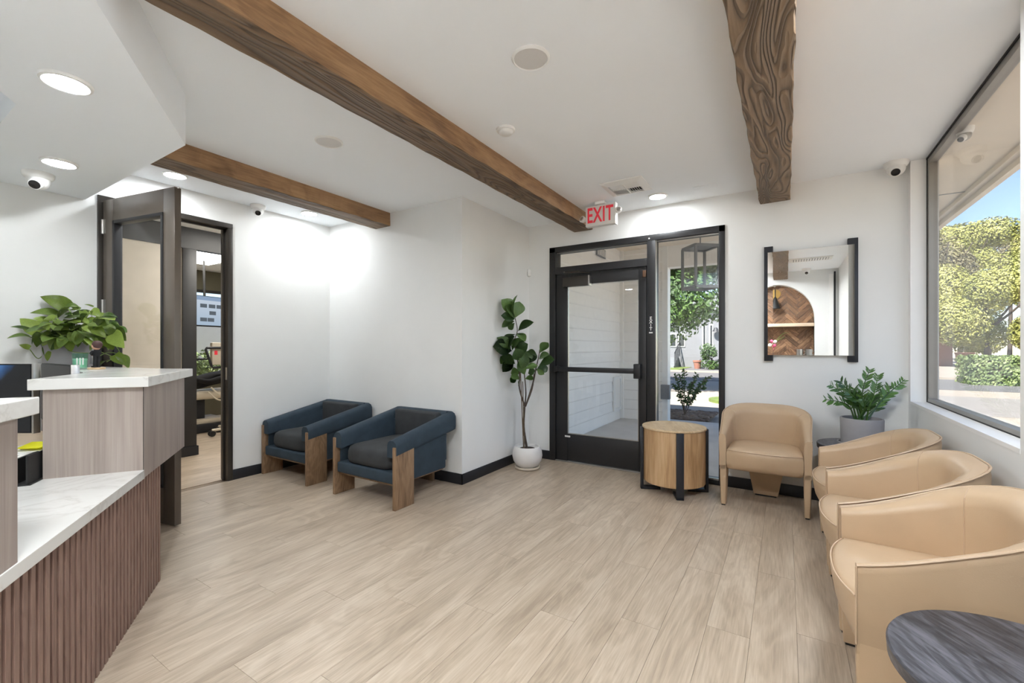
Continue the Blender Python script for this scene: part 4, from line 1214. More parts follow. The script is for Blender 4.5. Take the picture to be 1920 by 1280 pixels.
pm = [heart_leaf('pothos_leaf', 1.0, 0.80, M['pothos'], 0.22, 0.22, 0.22), heart_leaf('pothos_leaf', 1.0, 0.68, M['pothos'], 0.4, 0.3, 0.2), heart_leaf('pothos_leaf', 1.0, 0.72, M['pothos'], 0.05, 0.15, 0.22)]
# hand-placed outline leaves: stalk pixel, tip pixel, depth offset
hand = [(76, 622, 38, 597, -0.05), (75, 628, 53, 640, 0.0), (56, 652, 36, 646, -0.02), (128, 578, 80, 552, 0.05), (106, 590, 62, 578, 0.02), (92, 602, 62, 596, 0.06), (100, 660, 92, 682, -0.12), (116, 634, 94, 613, -0.1), (84, 650, 72, 640, -0.05), (122, 575, 146, 572, 0.02),
        (140, 582, 104, 583, -0.02), (160, 590, 118, 594, -0.1), (165, 585, 152, 600, -0.1), (150, 605, 122, 596, -0.14), (138, 606, 140, 618, -0.15), (130, 618, 104, 624, -0.16), (130, 626, 122, 656, -0.16), (134, 626, 150, 645, -0.18), (165, 612, 154, 620, -0.14), (160, 622, 190, 634, -0.18), (176, 600, 190, 628, -0.16),
        (182, 598, 204, 614, -0.1), (200, 604, 222, 614, -0.05), (210, 615, 238, 622, -0.02), (205, 622, 232, 632, -0.08), (205, 628, 225, 642, -0.12), (195, 635, 212, 655, -0.12), (178, 646, 164, 656, -0.16), (212, 640, 198, 655, -0.1), (215, 665, 236, 684, -0.12), (200, 676, 184, 682, -0.14), (225, 668, 242, 682, -0.1), (175, 575, 158, 570, 0.05), (170, 582, 186, 590, 0.0), (185, 590, 205, 600, 0.03),
        (95, 632, 78, 652, -0.06), (92, 650, 85, 665, -0.08), (90, 658, 96, 672, -0.1), (146, 598, 166, 606, -0.12), (100, 610, 86, 622, -0.02), (112, 600, 96, 606, -0.06), (150, 580, 132, 574, 0.04), (196, 612, 214, 628, -0.12), (104, 645, 94, 636, -0.1), (138, 588, 150, 598, -0.08)]
for k, (a, b, c_, d_, dd) in enumerate(hand):
    dd = max(dd, -0.15)
    face = Vector((random.uniform(0.1, 0.9), random.uniform(-0.7, 0.1), random.uniform(0.3, 1.0)))
    inst('leaf', pm[k % 3], po, leaf_matrix(pp(a, b, dd), pp(c_, d_, dd + random.uniform(-0.05, 0.02)), face, 1.0))
for k in range(44):
    a = random.uniform(-1.6, 1.9); rr = random.uniform(0.03, 0.22); z = 0.20 + random.uniform(0.0, 0.20) * (1 - rr / 0.3)
    b0 = Vector((rr * math.cos(a), rr * math.sin(a), z)); d_ = Vector((math.cos(a), math.sin(a), random.uniform(-0.5, 0.4))).normalized()
    L = random.uniform(0.09, 0.13)
    if (b0 + d_ * L + PT).x < XL + 0.09 or (b0 + PT).x < XL + 0.09 or (b0 + d_ * L + PT).y > 1.15: continue
    inst('leaf', pm[k % 3], po, leaf_matrix(b0, b0 + d_ * L, (0.4, -0.2, 1.0), 1.0))
rp = random.Random(4)
for k in range(46):
    an = rp.uniform(0, 2 * PI); rr = rp.uniform(0.25, 1.0)
    u0, v0 = 142 + 78 * rr * math.cos(an), 612 + 34 * rr * math.sin(an)
    ln = rp.uniform(20, 33); a2 = an + rp.uniform(-0.7, 0.7)
    u1, v1 = u0 + ln * math.cos(a2) * 0.9, v0 + ln * math.sin(a2) * 0.6 + rp.uniform(2, 10)
    dd = rp.uniform(-0.17, -0.02) - 0.02
    face = Vector((rp.uniform(0.3, 1.0), rp.uniform(-0.8, 0.0), rp.uniform(0.2, 0.9)))
    inst('leaf', pm[k % 3], po, leaf_matrix(pp(u0, v0, dd), pp(u1, v1, dd - rp.uniform(0, 0.04)), face, 1.0))
for pts in ([(130, 640), (100, 632), (76, 622)], [(120, 640), (90, 655), (72, 672), (56, 655)], [(135, 630), (112, 612), (106, 590)], [(150, 620), (138, 595), (128, 578)], [(185, 668), (205, 660), (230, 668), (242, 682)], [(190, 660), (212, 670), (200, 678)], [(170, 640), (205, 640), (222, 655), (226, 672)], [(110, 650), (140, 660), (170, 662)], [(150, 625), (176, 600), (210, 615)]):
    bm = NB(); P = spline([pp(a, b, -0.06 - 0.04 * (k % 2)) for k, (a, b) in enumerate(pts)], 5); tube(bm, P, 0.0028, 5)
    obj('vine', bm, M['vine'], po, smooth=True)

gp = at_z(150, 692, TOPZ)
tg = thing('glass_tumbler', 'small teal glass tumbler beside the pothos pot', 'glass', gp)
bm = NB(); lathe(bm, [(0.0, 0.0), (0.034, 0.0), (0.037, 0.004), (0.040, 0.105), (0.037, 0.105), (0.034, 0.012), (0, 0.010)], 28); obj('glass_wall', bm, M['teal'], tg, smooth=True)
bm = NB()
for k in (-1, 0, 1): bx(bm, -0.041, -0.0385, k * 0.014 - 0.003, k * 0.014 + 0.003, 0.03, 0.075, M=Matrix.Rotation(math.atan2(gp.y, gp.x), 4, 'Z'))
obj('printed_mark', bm, M['whitem'], tg)
bm = NB(); lathe(bm, [(0, 0.011), (0.033, 0.011), (0.036, 0.07), (0, 0.07)], 24); obj('candle_wax', bm, plain('pale_wax', lin(196, 226, 210), 0.6), tg, smooth=True)

bp = at_z(181, 692, TOPZ)
bb = thing('figurine', 'small bobblehead figurine in black clothes on wooden disc', 'figurine', bp, math.atan2(bp.y, bp.x) + PI / 2 + R(40))
bm = NB(); lathe(bm, [(0, 0), (0.043, 0), (0.045, 0.003), (0.045, 0.010), (0.042, 0.012), (0, 0.012)], 28); obj('base', bm, M['drumtop'], bb, smooth=True)
bm = NB()
for sx in (-1, 1): tube(bm, [(sx * 0.010, 0, 0.012), (sx * 0.011, 0, 0.05), (sx * 0.009, 0, 0.088)], [0.0095, 0.009, 0.0105], 10); bx(bm, sx * 0.011 - 0.009, sx * 0.011 + 0.009, -0.02, 0.010, 0.012, 0.022, bev=0.004)
obj('trousers', bm, M['cloth'], bb, smooth=True)
bm = NB(); lathe(bm, [(0, 0.083), (0.017, 0.085), (0.020, 0.10), (0.021, 0.118), (0.012, 0.128), (0, 0.130)], 16); tube(bm, [(-0.020, 0, 0.120), (-0.028, -0.008, 0.105), (-0.008, -0.024, 0.098)], [0.008, 0.007, 0.006], 8); tube(bm, [(0.020, 0, 0.120), (0.028, -0.008, 0.105), (0.008, -0.024, 0.094)], [0.008, 0.007, 0.006], 8)
obj('jacket', bm, M['cloth'], bb, smooth=True)
bm = NB(); ball(bm, 0.007, (-0.006, -0.025, 0.098), seg=10, rings=6); ball(bm, 0.007, (0.006, -0.025, 0.094), seg=10, rings=6); obj('hands', bm, M['skin'], bb, smooth=True)
bm = NB(); ball(bm, 0.0265, (0, -0.002, 0.154), (0.9, 0.95, 1.1), 20, 14); ball(bm, 0.005, (0, -0.029, 0.15), seg=8, rings=6); ball(bm, 0.006, (-0.024, 0, 0.152), (0.5, 1, 1.2), 8, 6); ball(bm, 0.006, (0.024, 0, 0.152), (0.5, 1, 1.2), 8, 6); tube(bm, [(0, 0, 0.124), (0, 0, 0.135)], 0.008, 8)
obj('head', bm, M['skin'], bb, smooth=True)
bm = NB(); ball(bm, 0.0285, (0, 0.005, 0.161), (0.95, 0.95, 0.98), 18, 12)
for v in list(bm.verts):
    if v.co.y < -0.012 and v.co.z < 0.172: v.co.y = -0.010
obj('hair', bm, M['dark_hair'], bb, smooth=True)

def leaf_cloud(name, center, size, n, leaf, m, parent, seed=1, hollow=0.45, droop=0.0, blobs=8):
    rnd = random.Random(seed)
    vs, fs = [], []
    bl_ = [(Vector((rnd.uniform(-0.6, 0.6), rnd.uniform(-0.6, 0.6), rnd.uniform(-0.6, 0.6))), rnd.uniform(0.32, 0.55)) for _ in range(blobs)]
    for k in range(n):
        b, r0 = rnd.choice(bl_)
        d = Vector((rnd.gauss(0, 1), rnd.gauss(0, 1), rnd.gauss(0, 1))).normalized()
        p = b + d * r0 * (hollow + (1 - hollow) * rnd.random() ** 0.5)
        p = Vector((center[0] + p.x * size[0], center[1] + p.y * size[1], center[2] + p.z * size[2]))
        nrm = (d + Vector((rnd.uniform(-0.7, 0.7), rnd.uniform(-0.7, 0.7), rnd.uniform(-0.3, 0.9)))).normalized()
        x_ = nrm.orthogonal().normalized(); y_ = nrm.cross(x_)
        an = rnd.uniform(0, 2 * PI); xr = x_ * math.cos(an) + y_ * math.sin(an); yr = nrm.cross(xr)
        L = leaf * rnd.uniform(0.6, 1.3); i = len(vs)
        vs += [p - xr * L * 0.5, p + yr * L * 0.28 + nrm * L * 0.06, p + xr * L * 0.5, p - yr * L * 0.28 + nrm * L * 0.06]
        fs.append((i, i + 1, i + 2, i + 3))
    me = bpy.data.meshes.new(name); me.from_pydata([tuple(v) for v in vs], [], fs); me.materials.append(m)
    o = bpy.data.objects.new(name, me); col.objects.link(o); o.parent = parent; o['kind'] = 'stuff'
    return o

# ================================================================== THE NICHE BEHIND THE CAMERA (seen in the mirror)
sh1 = tag(box('niche_shelf', AX - AR + 0.002, AX + AR - 0.002, YB - 0.2, YB + 0.01, 1.685, 1.745, M['shelf'], bev=0.003), 'pale wood shelf across the arched niche, seen in the mirror', 'shelf')
sh2 = tag(box('niche_shelf', AX - AR - 0.03, AX + AR + 0.03, YB + 0.002, YB + 0.30, 1.085, 1.125, M['quartz'], bev=0.003), 'white ledge under the niche, seen in the mirror', 'ledge')
sc = thing('wall_sconce', 'black cone sconce with brass disc in the niche, seen in the mirror', 'sconce', (-0.17, YB - 0.2, 2.33))
bm = NB(); lathe(bm, [(0, 0), (0.09, 0), (0.09, 0.012), (0, 0.012)], 36, M=Matrix.Rotation(-PI / 2, 4, 'X')); obj('back_disc', bm, M['brass'], sc, smooth=True, angle=30)
bm = NB(); tube(bm, [(0, 0.01, 0.06), (0, 0.10, 0.08), (0, 0.10, -0.06)], 0.010, 8); obj('arm', bm, M['rubber'], sc, smooth=True)
bm = NB(); lathe(bm, [(0.010, -0.06), (0.022, -0.08), (0.085, -0.29), (0.082, -0.29), (0.018, -0.085), (0.008, -0.07)], 32, (0, 0.10, 0)); obj('cone_shade', bm, M['rubber'], sc, smooth=True)
fv = thing('flower_vase', 'glass vase of pink and white flowers, seen in the mirror', 'vase', (-0.24, YB + 0.15, 1.126))
bm = NB(); lathe(bm, [(0, 0), (0.05, 0), (0.055, 0.006), (0.05, 0.12), (0.047, 0.12), (0.05, 0.01), (0, 0.01)], 24); obj('vase_glass', bm, M['glass'], fv, smooth=True)
for k, (dx, dz, m_) in enumerate(((-0.03, 0.17, 'pink'), (0.06, 0.20, 'pink'), (-0.02, 0.24, 'whitepetal'), (0.02, 0.13, 'pink'), (0.07, 0.27, 'whitepetal'), (-0.06, 0.28, 'pink'), (0.0, 0.30, 'whitepetal'), (-0.09, 0.21, 'whitepetal'))):
    bm = NB(); ball(bm, 0.036, (dx, 0.02 * (k % 3 - 1), dz), (1, 1, 0.8), 10, 7)
    for v in bm.verts: v.co += Vector((random.uniform(-1, 1), random.uniform(-1, 1), random.uniform(-1, 1))) * 0.005
    fo = obj('flower', bm, M[m_], fv, smooth=True)
    bm = NB(); tube(bm, [(0, 0, 0.02), (dx * 0.8, 0, dz - 0.02)], 0.003, 5); obj('stem', bm, M['vine'], fo, smooth=True)
for a in ([(0.0, 0, 0.12), (0.10, 0, 0.30), (0.20, 0, 0.42), (0.30, 0.02, 0.44)], [(0.0, 0, 0.12), (0.08, 0, 0.26), (0.22, 0, 0.36)], [(0, 0, 0.12), (0.01, 0, 0.34), (0.03, 0, 0.46)]):
    bm = NB(); tube(bm, spline(a, 5), [0.008 - 0.0004 * k for k in range(len(a) * 5 - 4)], 5); obj('long_leaf', bm, M['pothos'], fv, smooth=True)
for k, (x, lb) in enumerate(((0.22, 'square steel candle holder with a cup, seen in the mirror'), (0.36, 'steel cup on the ledge, rightmost in the mirror'))):
    t = thing('steel_cup', lb, 'cup', (x, YB + 0.15, 1.126))
    bm = NB(); lathe(bm, [(0, 0), (0.045, 0), (0.05, 0.004), (0.055, 0.13), (0.05, 0.13), (0.046, 0.01), (0, 0.01)], 24); obj('cup_wall', bm, M['steel'], t, smooth=True)
    bm = NB(); tube(bm, [(0.052, 0, 0.10), (0.085, 0, 0.09), (0.083, 0, 0.04), (0.05, 0, 0.03)], 0.006, 6); obj('handle', bm, M['steel'], t, smooth=True)

# ================================================================== OFFICE BEYOND THE DOORWAY
OX0, OX1, OXE = XL - 0.12, -6.02, -9.2
struct(box('floor_office', OXE - 0.1, OX0 + 0.02, -0.4, 5.2, -0.05, -0.002, M['plank']), 'wood-look floor of the office beyond the doorway')
struct(box('ceiling_office', OXE - 0.1, OX0, -0.4, 5.2, H, H + 0.08, M['ceil']), 'white ceiling of the office')
struct(box('wall_office_near', OXE - 0.1, OX0, -0.5, -0.4, 0, H, M['cream']))
struct(box('wall_office_far', OXE - 0.1, OX0, 5.2, 5.3, 0, H, M['cream']))
struct(box('wall_corridor', OX0 - 0.1, OX0, YA + 0.12, 5.2, 0, H, M['cream']))
# dark framed partition
pt = struct(box('wall_partition', OX1 - 0.10, OX1, -0.4, 5.2, 2.47, H, M['black']), 'black framed partition between corridor and treatment room')
box('partition_post', OX1 - 0.10, OX1, 2.31, 2.455, 0, 2.47, M['black'], pt, bev=0.003)
box('partition_post', OX1 - 0.10, OX1, 3.45, 3.60, 0, 2.47, M['black'], pt, bev=0.003)
box('partition_base', OX1 - 0.105, OX1 + 0.012, 2.295, 2.47, 0, 0.11, M['base'], pt)
box('partition_panel', OX1 - 0.08, OX1 - 0.02, -0.4, 2.31, 0, 2.47, M['cream'], pt)
box('partition_panel', OX1 - 0.08, OX1 - 0.02, 3.60, 5.2, 0, 2.47, M['cream'], pt)
# treatment room end wall with window
bm = NB()
bx(bm, OXE - 0.1, OXE, -0.4, 3.0, 0, H); bx(bm, OXE - 0.1, OXE, 5.0, 5.2, 0, H)
bx(bm, OXE - 0.1, OXE, 3.0, 5.0, 0, 0.62); bx(bm, OXE - 0.1, OXE, 3.0, 5.0, 2.36, H)
struct(obj('wall_treatment', bm, M['olive']), 'dark olive wall with the treatment room window')
w2 = struct(box('window_2', OXE - 0.06, OXE + 0.02, 3.0, 5.0, 2.31, 2.36, M['black']), 'black framed window of the treatment room')
box('window_frame', OXE - 0.06, OXE + 0.02, 3.0, 3.04, 0.62, 2.31, M['black'], w2); box('window_frame', OXE - 0.06, OXE + 0.02, 4.96, 5.0, 0.62, 2.31, M['black'], w2); box('window_frame', OXE - 0.06, OXE + 0.02, 3.04, 4.96, 0.62, 0.66, M['black'], w2)
box('window_frame', OXE - 0.05, OXE + 0.01, 3.04, 4.96, 1.055, 1.085, M['black'], w2)
box('window_pane', OXE - 0.03, OXE - 0.025, 3.04, 4.96, 0.66, 2.31, M['glass'], w2)
tag(box('panel_light', -8.4, -7.2, 3.0, 3.6, H - 0.02, H - 0.001, M['panel']), 'lit rectangular ceiling panel in the treatment room', 'ceiling light')
tag(box('panel_light', -5.6, -5.0, 2.6, 3.8, H - 0.02, H - 0.001, M['panel']), 'unseen ceiling panel added to light the corridor behind the wall', 'ceiling light')  # out of sight, put in to brighten the corridor
# outside that window
tag(box('garden_fence', -12.2, -12.1, 1.0, 9.0, 0, 2.4, M['siding']), 'pale fence beyond the treatment room window', 'fence')

tb = thing('garden_bush', 'sunlit flowering bush outside the treatment room window', 'bush', (-10.9, 4.55, -0.1))
leaf_cloud('foliage', (0, 0, 0.75), (0.9, 1.6, 0.75), 6000, 0.09, M['hedge'], tb, 41, blobs=10)
bm = NB(); tube(bm, [(0, 0, 0), (0, 0, 0.7)], 0.05, 6); obj('stem', bm, M['bark'], tb)

# wall screen on an arm
ms_ = at_x(394, 584, -7.9)
tv = thing('wall_screen', 'tilted screen with dental x-rays in the treatment room', 'monitor', (ms_.x, ms_.y, ms_.z), R(90 + 14))
box('casing', -0.30, 0.30, -0.02, 0.035, -0.245, 0.245, M['rubber'], tv, bev=0.004)
box('screen', -0.29, 0.29, -0.023, -0.0195, -0.225, 0.235, M['xray'], tv)
for (x, z) in ((-0.17, 0.08), (-0.03, 0.08), (-0.02, -0.03), (0.10, 0.08), (-0.17, -0.14), (-0.05, -0.14)):
    box('xray_film', x - 0.01, x + 0.10, -0.0245, -0.0225, z - 0.025, z + 0.035, M['xdark'], tv)
bm = NB(); tube(bm, [(0, 0.03, 0), (0, 0.12, 0.05), (0, 0.14, H - ms_.z)], 0.018, 8); obj('ceiling_arm', bm, M['rubber'], tv, smooth=True)

# dental chair, unit and patient
dc = thing('dental_chair', 'beige reclining dental chair in the treatment room', 'dental chair', (-7.75, 3.12, 0))
bm = NB(); bx(bm, -0.30, 0.30, -1.0, 0.55, 0.50, 0.62, bev=0.04, seg=3); obj('seat_cushion', bm, M['beige'], dc, smooth=True)
bm = NB(); bx(bm, -0.26, 0.26, 0.0, 0.72, -0.05, 0.05, M=Matrix.Translation((0, 0.52, 0.58)) @ Matrix.Rotation(R(14), 4, 'X'), bev=0.035, seg=3); obj('backrest', bm, M['beige'], dc, smooth=True)
box('lift_base', -0.24, 0.24, -0.55, 0.35, 0.12, 0.20, M['beige'], dc, bev=0.02)
box('lift_column', -0.14, 0.14, -0.25, 0.1, 0.18, 0.52, M['charmetal'], dc, bev=0.02)
box('floor_plate', -0.30, 0.30, -0.6, 0.3, 0.0, 0.13, M['charmetal'], dc, bev=0.02)
dl_ = at_x(405, 670, -7.05)
du = thing('instrument_unit', 'beige dental instrument unit with grey loop handle', 'dental unit', (dl_.x, dl_.y, 0))
zc = dl_.z
bm = NB(); tube(bm, [(0.05, -0.14, zc + 0.14), (0.05, -0.155, zc + 0.12), (0.05, -0.08, zc - 0.12), (0.05, -0.06, zc - 0.145), (0.05, 0.3, zc - 0.15)], 0.017, 8); tube(bm, [(0.05, -0.14, zc + 0.14), (0.05, 0.3, zc + 0.145)], 0.017, 8); obj('loop_handle', bm, M['charmetal'], du, smooth=True)
box('instrument_box', -0.06, 0.02, -0.06, 0.3, zc - 0.11, zc + 0.22, M['beige'], du, bev=0.02)
tag(box('red_tag', 0.021, 0.024, -0.03, 0.01, zc + 0.04, zc + 0.10, M['red'], du), 'small red tag')
bm = NB(); tube(bm, [(0, 0.25, 0.09), (0, 0.25, zc - 0.1)], 0.03, 10); obj('column', bm, M['beige'], du, smooth=True)
for k in range(5):
    a = 2 * PI * k / 5 + 0.9; bm = NB(); tube(bm, [(0, 0.25, 0.10), (0.30 * math.cos(a), 0.25 + 0.30 * math.sin(a), 0.085)], 0.02, 8); lg = obj('leg', bm, M['beige'], du, smooth=True)
    for s2 in (-1, 1):
        bm = NB(); lathe(bm, [(0, -0.012), (0.04, -0.012), (0.04, 0.012), (0, 0.012)], 18, M=Matrix.Translation((0.30 * math.cos(a) + 0.025 * s2 * math.sin(a), 0.25 + 0.30 * math.sin(a) - 0.025 * s2 * math.cos(a), 0.041)) @ Matrix.Rotation(a, 4, 'Z') @ Matrix.Rotation(PI / 2, 4, 'X')); obj('caster', bm, M['rubber'], lg, smooth=True)
bm = NB(); tube(bm, spline([(0.08, -0.10, 0.72), (0.10, 0.02, 0.60), (0.10, 0.16, 0.62), (0.06, 0.28, 0.70)], 6), 0.012, 6); tube(bm, spline([(0.08, -0.14, 0.66), (0.10, 0.0, 0.53), (0.10, 0.2, 0.56), (0.06, 0.28, 0.66)], 6), 0.012, 6); obj('hose', bm, M['beige'], du, smooth=True)

def skinned(name, joints, edges, parent, mats, face_mat, root=0):
    me = bpy.data.meshes.new(name); me.from_pydata([j[0] for j in joints], edges, [])
    o = bpy.data.objects.new(name, me); col.objects.link(o)
    o.modifiers.new('skin', 'SKIN'); sub = o.modifiers.new('sub', 'SUBSURF'); sub.levels = 2; sub.render_levels = 2
    for i, j in enumerate(joints):
        v = me.skin_vertices[0].data[i]; v.radius = (j[1], j[2] if len(j) > 2 else j[1]); v.use_root = (i == root)
    dg = bpy.context.evaluated_depsgraph_get()
    me2 = bpy.data.meshes.new_from_object(o.evaluated_get(dg))
    bpy.data.objects.remove(o); me2.name = name
    o = bpy.data.objects.new(name, me2); col.objects.link(o); o.parent = parent
    me2.materials.clear()
    for m in mats: me2.materials.append(m)
    for p in me2.polygons:
        p.use_smooth = True; p.material_index = face_mat(p.center)
    return o
pn = thing('person', 'person in black clothes lying back in the dental chair', 'person', (-7.72, 3.12, 0.63))
J = [((0, -0.28, 0.08), 0.15, 0.11), ((0, 0.05, 0.12), 0.15, 0.11), ((0, 0.32, 0.19), 0.17, 0.11), ((0, 0.44, 0.235), 0.06, 0.06), ((0, 0.53, 0.29), 0.085, 0.10), ((0, 0.63, 0.31), 0.085, 0.10),
     ((0.19, 0.33, 0.18), 0.055, 0.055), ((0.26, 0.08, 0.13), 0.043, 0.043), ((0.20, -0.14, 0.20), 0.033, 0.033), ((0.16, -0.22, 0.215), 0.035, 0.02),
     ((-0.19, 0.33, 0.18), 0.055, 0.055), ((-0.26, 0.08, 0.13), 0.043, 0.043), ((-0.20, -0.14, 0.20), 0.033, 0.033), ((-0.16, -0.22, 0.215), 0.035, 0.02),
     ((0.10, -0.36, 0.08), 0.085, 0.085), ((0.11, -0.72, 0.10), 0.06, 0.06), ((0.11, -1.05, 0.05), 0.042, 0.042), ((0.11, -1.08, 0.14), 0.035, 0.035),
     ((-0.10, -0.36, 0.08), 0.085, 0.085), ((-0.11, -0.72, 0.10), 0.06, 0.06), ((-0.11, -1.05, 0.05), 0.042, 0.042), ((-0.11, -1.08, 0.14), 0.035, 0.035)]
Ed = [(0, 1), (1, 2), (2, 3), (3, 4), (4, 5), (2, 6), (6, 7), (7, 8), (8, 9), (2, 10), (10, 11), (11, 12), (12, 13), (0, 14), (14, 15), (15, 16), (16, 17), (0, 18), (18, 19), (19, 20), (20, 21)]
skinned('body', J, Ed, pn, [M['cloth'], M['skin']], lambda c: 1 if (c.y > 0.40 or (abs(c.x) > 0.08 and -0.32 < c.y < -0.14 and c.z > 0.16)) else 0)
for sx in (-1, 1):
    for k in range(5):
        bm = NB()
        if k < 4:
            L = (0.065, 0.075, 0.07, 0.055)[k]; b0 = Vector((sx * (0.175 - 0.016 * k), -0.235, 0.225)); P = [b0, b0 + Vector((-sx * 0.01, -L * 0.5, 0.010)), b0 + Vector((-sx * 0.015, -L, -0.006))]
        else:
            b0 = Vector((sx * 0.135, -0.20, 0.225)); P = [b0, b0 + Vector((-sx * 0.03, -0.025, 0.008)), b0 + Vector((-sx * 0.045, -0.055, 0.0))]
        tube(bm, P, [0.009, 0.0085, 0.006], 7); obj('finger', bm, M['skin'], pn, smooth=True)
bm = NB(); ball(bm, 0.108, (0, 0.635, 0.295), (0.92, 0.95, 1.02), 18, 12)
for v in list(bm.verts):
    if v.co.y < 0.60 and v.co.z > 0.30: v.co.z = min(v.co.z, 0.36); v.co.y = max(v.co.y, 0.58)
obj('hair', bm, M['hair'], pn, smooth=True)
bm = NB(); ball(bm, 0.016, (0, 0.565, 0.408), (0.8, 1.4, 1), 10, 8); obj('nose', bm, M['skin'], pn, smooth=True)

# ================================================================== OUTSIDE
struct(box('ground', -40, 60, -30, 80, -0.30, -0.10, M['sidewalk']), 'pale paved ground around the building')
# porch
PX, PYE = -2.57, 7.88
struct(box('floor_porch', PX - 0.2, 3.0, YD + 0.13, 8.25, -0.12, -0.01, M['porchfloor']), 'grey concrete porch floor')
EXP = 0.175
sw = struct(box('wall_porch_side', PX - 0.15, PX - 0.012, YD + 0.12, PYE + 0.1, -0.05, 3.05, M['siding']), 'white lap siding wall beside the porch')
for k in range(18):
    z = k * EXP
    bm = NB(); prism(bm, [(PX - 0.012, z - 0.03), (PX + 0.006, z), (PX - 0.006, z + EXP + 0.006), (PX - 0.012, z + EXP + 0.006)], 0, PYE - YD - 0.13, M=Matrix(((1, 0, 0, 0), (0, 0, 1, YD + 0.13), (0, 1, 0, 0), (0, 0, 0, 1))))
    obj('siding_board', bm, M['siding'], sw)
se = struct(box('wall_porch_end', PX, -1.745, PYE + 0.012, PYE + 0.18, -0.05, 3.05, M['siding']), 'white lap siding wall at the end of the porch')
for k in range(18):
    z = k * EXP
    bm = NB(); prism(bm, [(PYE + 0.012, z - 0.03), (PYE - 0.006, z), (PYE + 0.006, z + EXP + 0.006), (PYE + 0.012, z + EXP + 0.006)], PX + 0.06, -1.83, M=Matrix(((0, 0, 1, 0), (1, 0, 0, 0), (0, 1, 0, 0), (0, 0, 0, 1))))
    obj('siding_board', bm, M['siding'], se)
box('corner_board', PX - 0.006, PX + 0.06, PYE - 0.06, PYE + 0.012, 0, 3.05, M['siding'], se)
box('corner_board', -1.83, -1.735, PYE - 0.02, PYE + 0.19, -0.05, 3.05, M['whitem'], se)
tag(box('porch_header', -1.735, 1.40, PYE + 0.0, PYE + 0.20, 2.68, 3.05, M['siding']), 'white porch header beam above the street view', 'beam')
vf = thing('wall_trim_frame', 'white rectangular trim frame low on porch siding', 'trim frame', (PX + 0.006, 7.63, 0.47))
for a in ((-0.20, 0.20, 0.26, 0.30), (-0.20, 0.20, -0.30, -0.26)): box('rail', 0, 0.03, a[0], a[1], a[2], a[3], M['whitem'], vf)
for a in ((-0.20, -0.15), (0.15, 0.20)): box('stile', 0, 0.03, a[0], a[1], -0.26, 0.26, M['whitem'], vf)
box('inset_panel', 0, 0.010, -0.15, 0.15, -0.26, 0.26, M['siding'], vf)
gv = at_x(1125, 474, PX)
vg = thing('wall_vent', 'grey louvred vent high on porch siding seen through transom', 'vent', (PX + 0.008, gv.y, gv.z))
box('vent_frame', 0, 0.02, -0.20, 0.20, -0.07, 0.07, M['greystone'], vg)
for k in range(7): box('louvre', 0.018, 0.03, -0.18 + k * 0.053, -0.15 + k * 0.053, -0.055, 0.055, M['spk'], vg)
gb = at_y(1244, 736, PYE - 0.1)
tag(box('planter_rail', -1.83, -1.68, PYE - 0.12, PYE - 0.03, 0.40, 0.645, M['greystone'], bev=0.004), 'grey metal band on the porch corner post', 'metal band')
# lantern
lc = at_y(1313, 502, 6.2)
ln = thing('porch_lantern', 'grey open box lantern hanging over the porch', 'lantern', (lc.x, lc.y, lc.z), R(40))
a, hh, e = 0.16, 0.265, 0.014
for sx in (-1, 1):
    for sy in (-1, 1): box('post', sx * a - e, sx * a + e, sy * a - e, sy * a + e, -hh, hh, M['greystone'], ln)
for z in (-hh, hh):
    for s2 in (-1, 1):
        box('rail', -a, a, s2 * a - e, s2 * a + e, z - e * 1.3, z + e * 1.3, M['greystone'], ln); box('rail', s2 * a - e, s2 * a + e, -a, a, z - e * 1.3, z + e * 1.3, M['greystone'], ln)
box('top_plate', -a, a, -a, a, hh, hh + 0.008, M['greystone'], ln)
for s2 in (-1, 1):
    box('lantern_pane', -a + e, a - e, s2 * a - 0.002, s2 * a + 0.002, -hh, hh, M['glass'], ln); box('lantern_pane', s2 * a - 0.002, s2 * a + 0.002, -a + e, a - e, -hh, hh, M['glass'], ln)
bm = NB(); tube(bm, [(0, 0, hh), (0, 0, 3.05 - lc.z)], 0.008, 6); obj('hanging_rod', bm, M['greystone'], ln)
# roofs
struct(box('roof_sun_block', -9.6, WX1 + 0.45, -1.4, 8.4, 3.05, 3.3, M['stucco']), 'flat roof over the building and porch, added to block the sun')  # put in to keep direct sun out of the rooms
ev = struct(box('roof_eave', WX1, WX1 + 0.45, -1.4, 8.4, 2.70, 2.76, M['stucco']), 'cream stucco eave soffit outside the window')
box('fascia', WX1 + 0.45, WX1 + 0.50, -1.4, 8.4, 2.615, 3.3, M['stucco'], ev)
box('fascia_edge', WX1 + 0.40, WX1 + 0.45, -1.4, 8.4, 2.66, 2.70, M['stucco'], ev)
for y in (5.5, 6.4, 7.4): box('soffit_joint', WX1, WX1 + 0.40, y, y + 0.02, 2.696, 2.701, M['greystone'], ev)
struct(box('wall_exterior', WX1 - 0.001, WX1 + 0.02, YD + 0.12, 4.66, -0.1, 2.7, M['stucco']))
dx = at_z(1809, 240, 2.70)
dome(dx.x, dx.y, 2.70, R(-40), 'grey dome camera under the eave outside the window', 0.045, ('alu', 'whitem'))

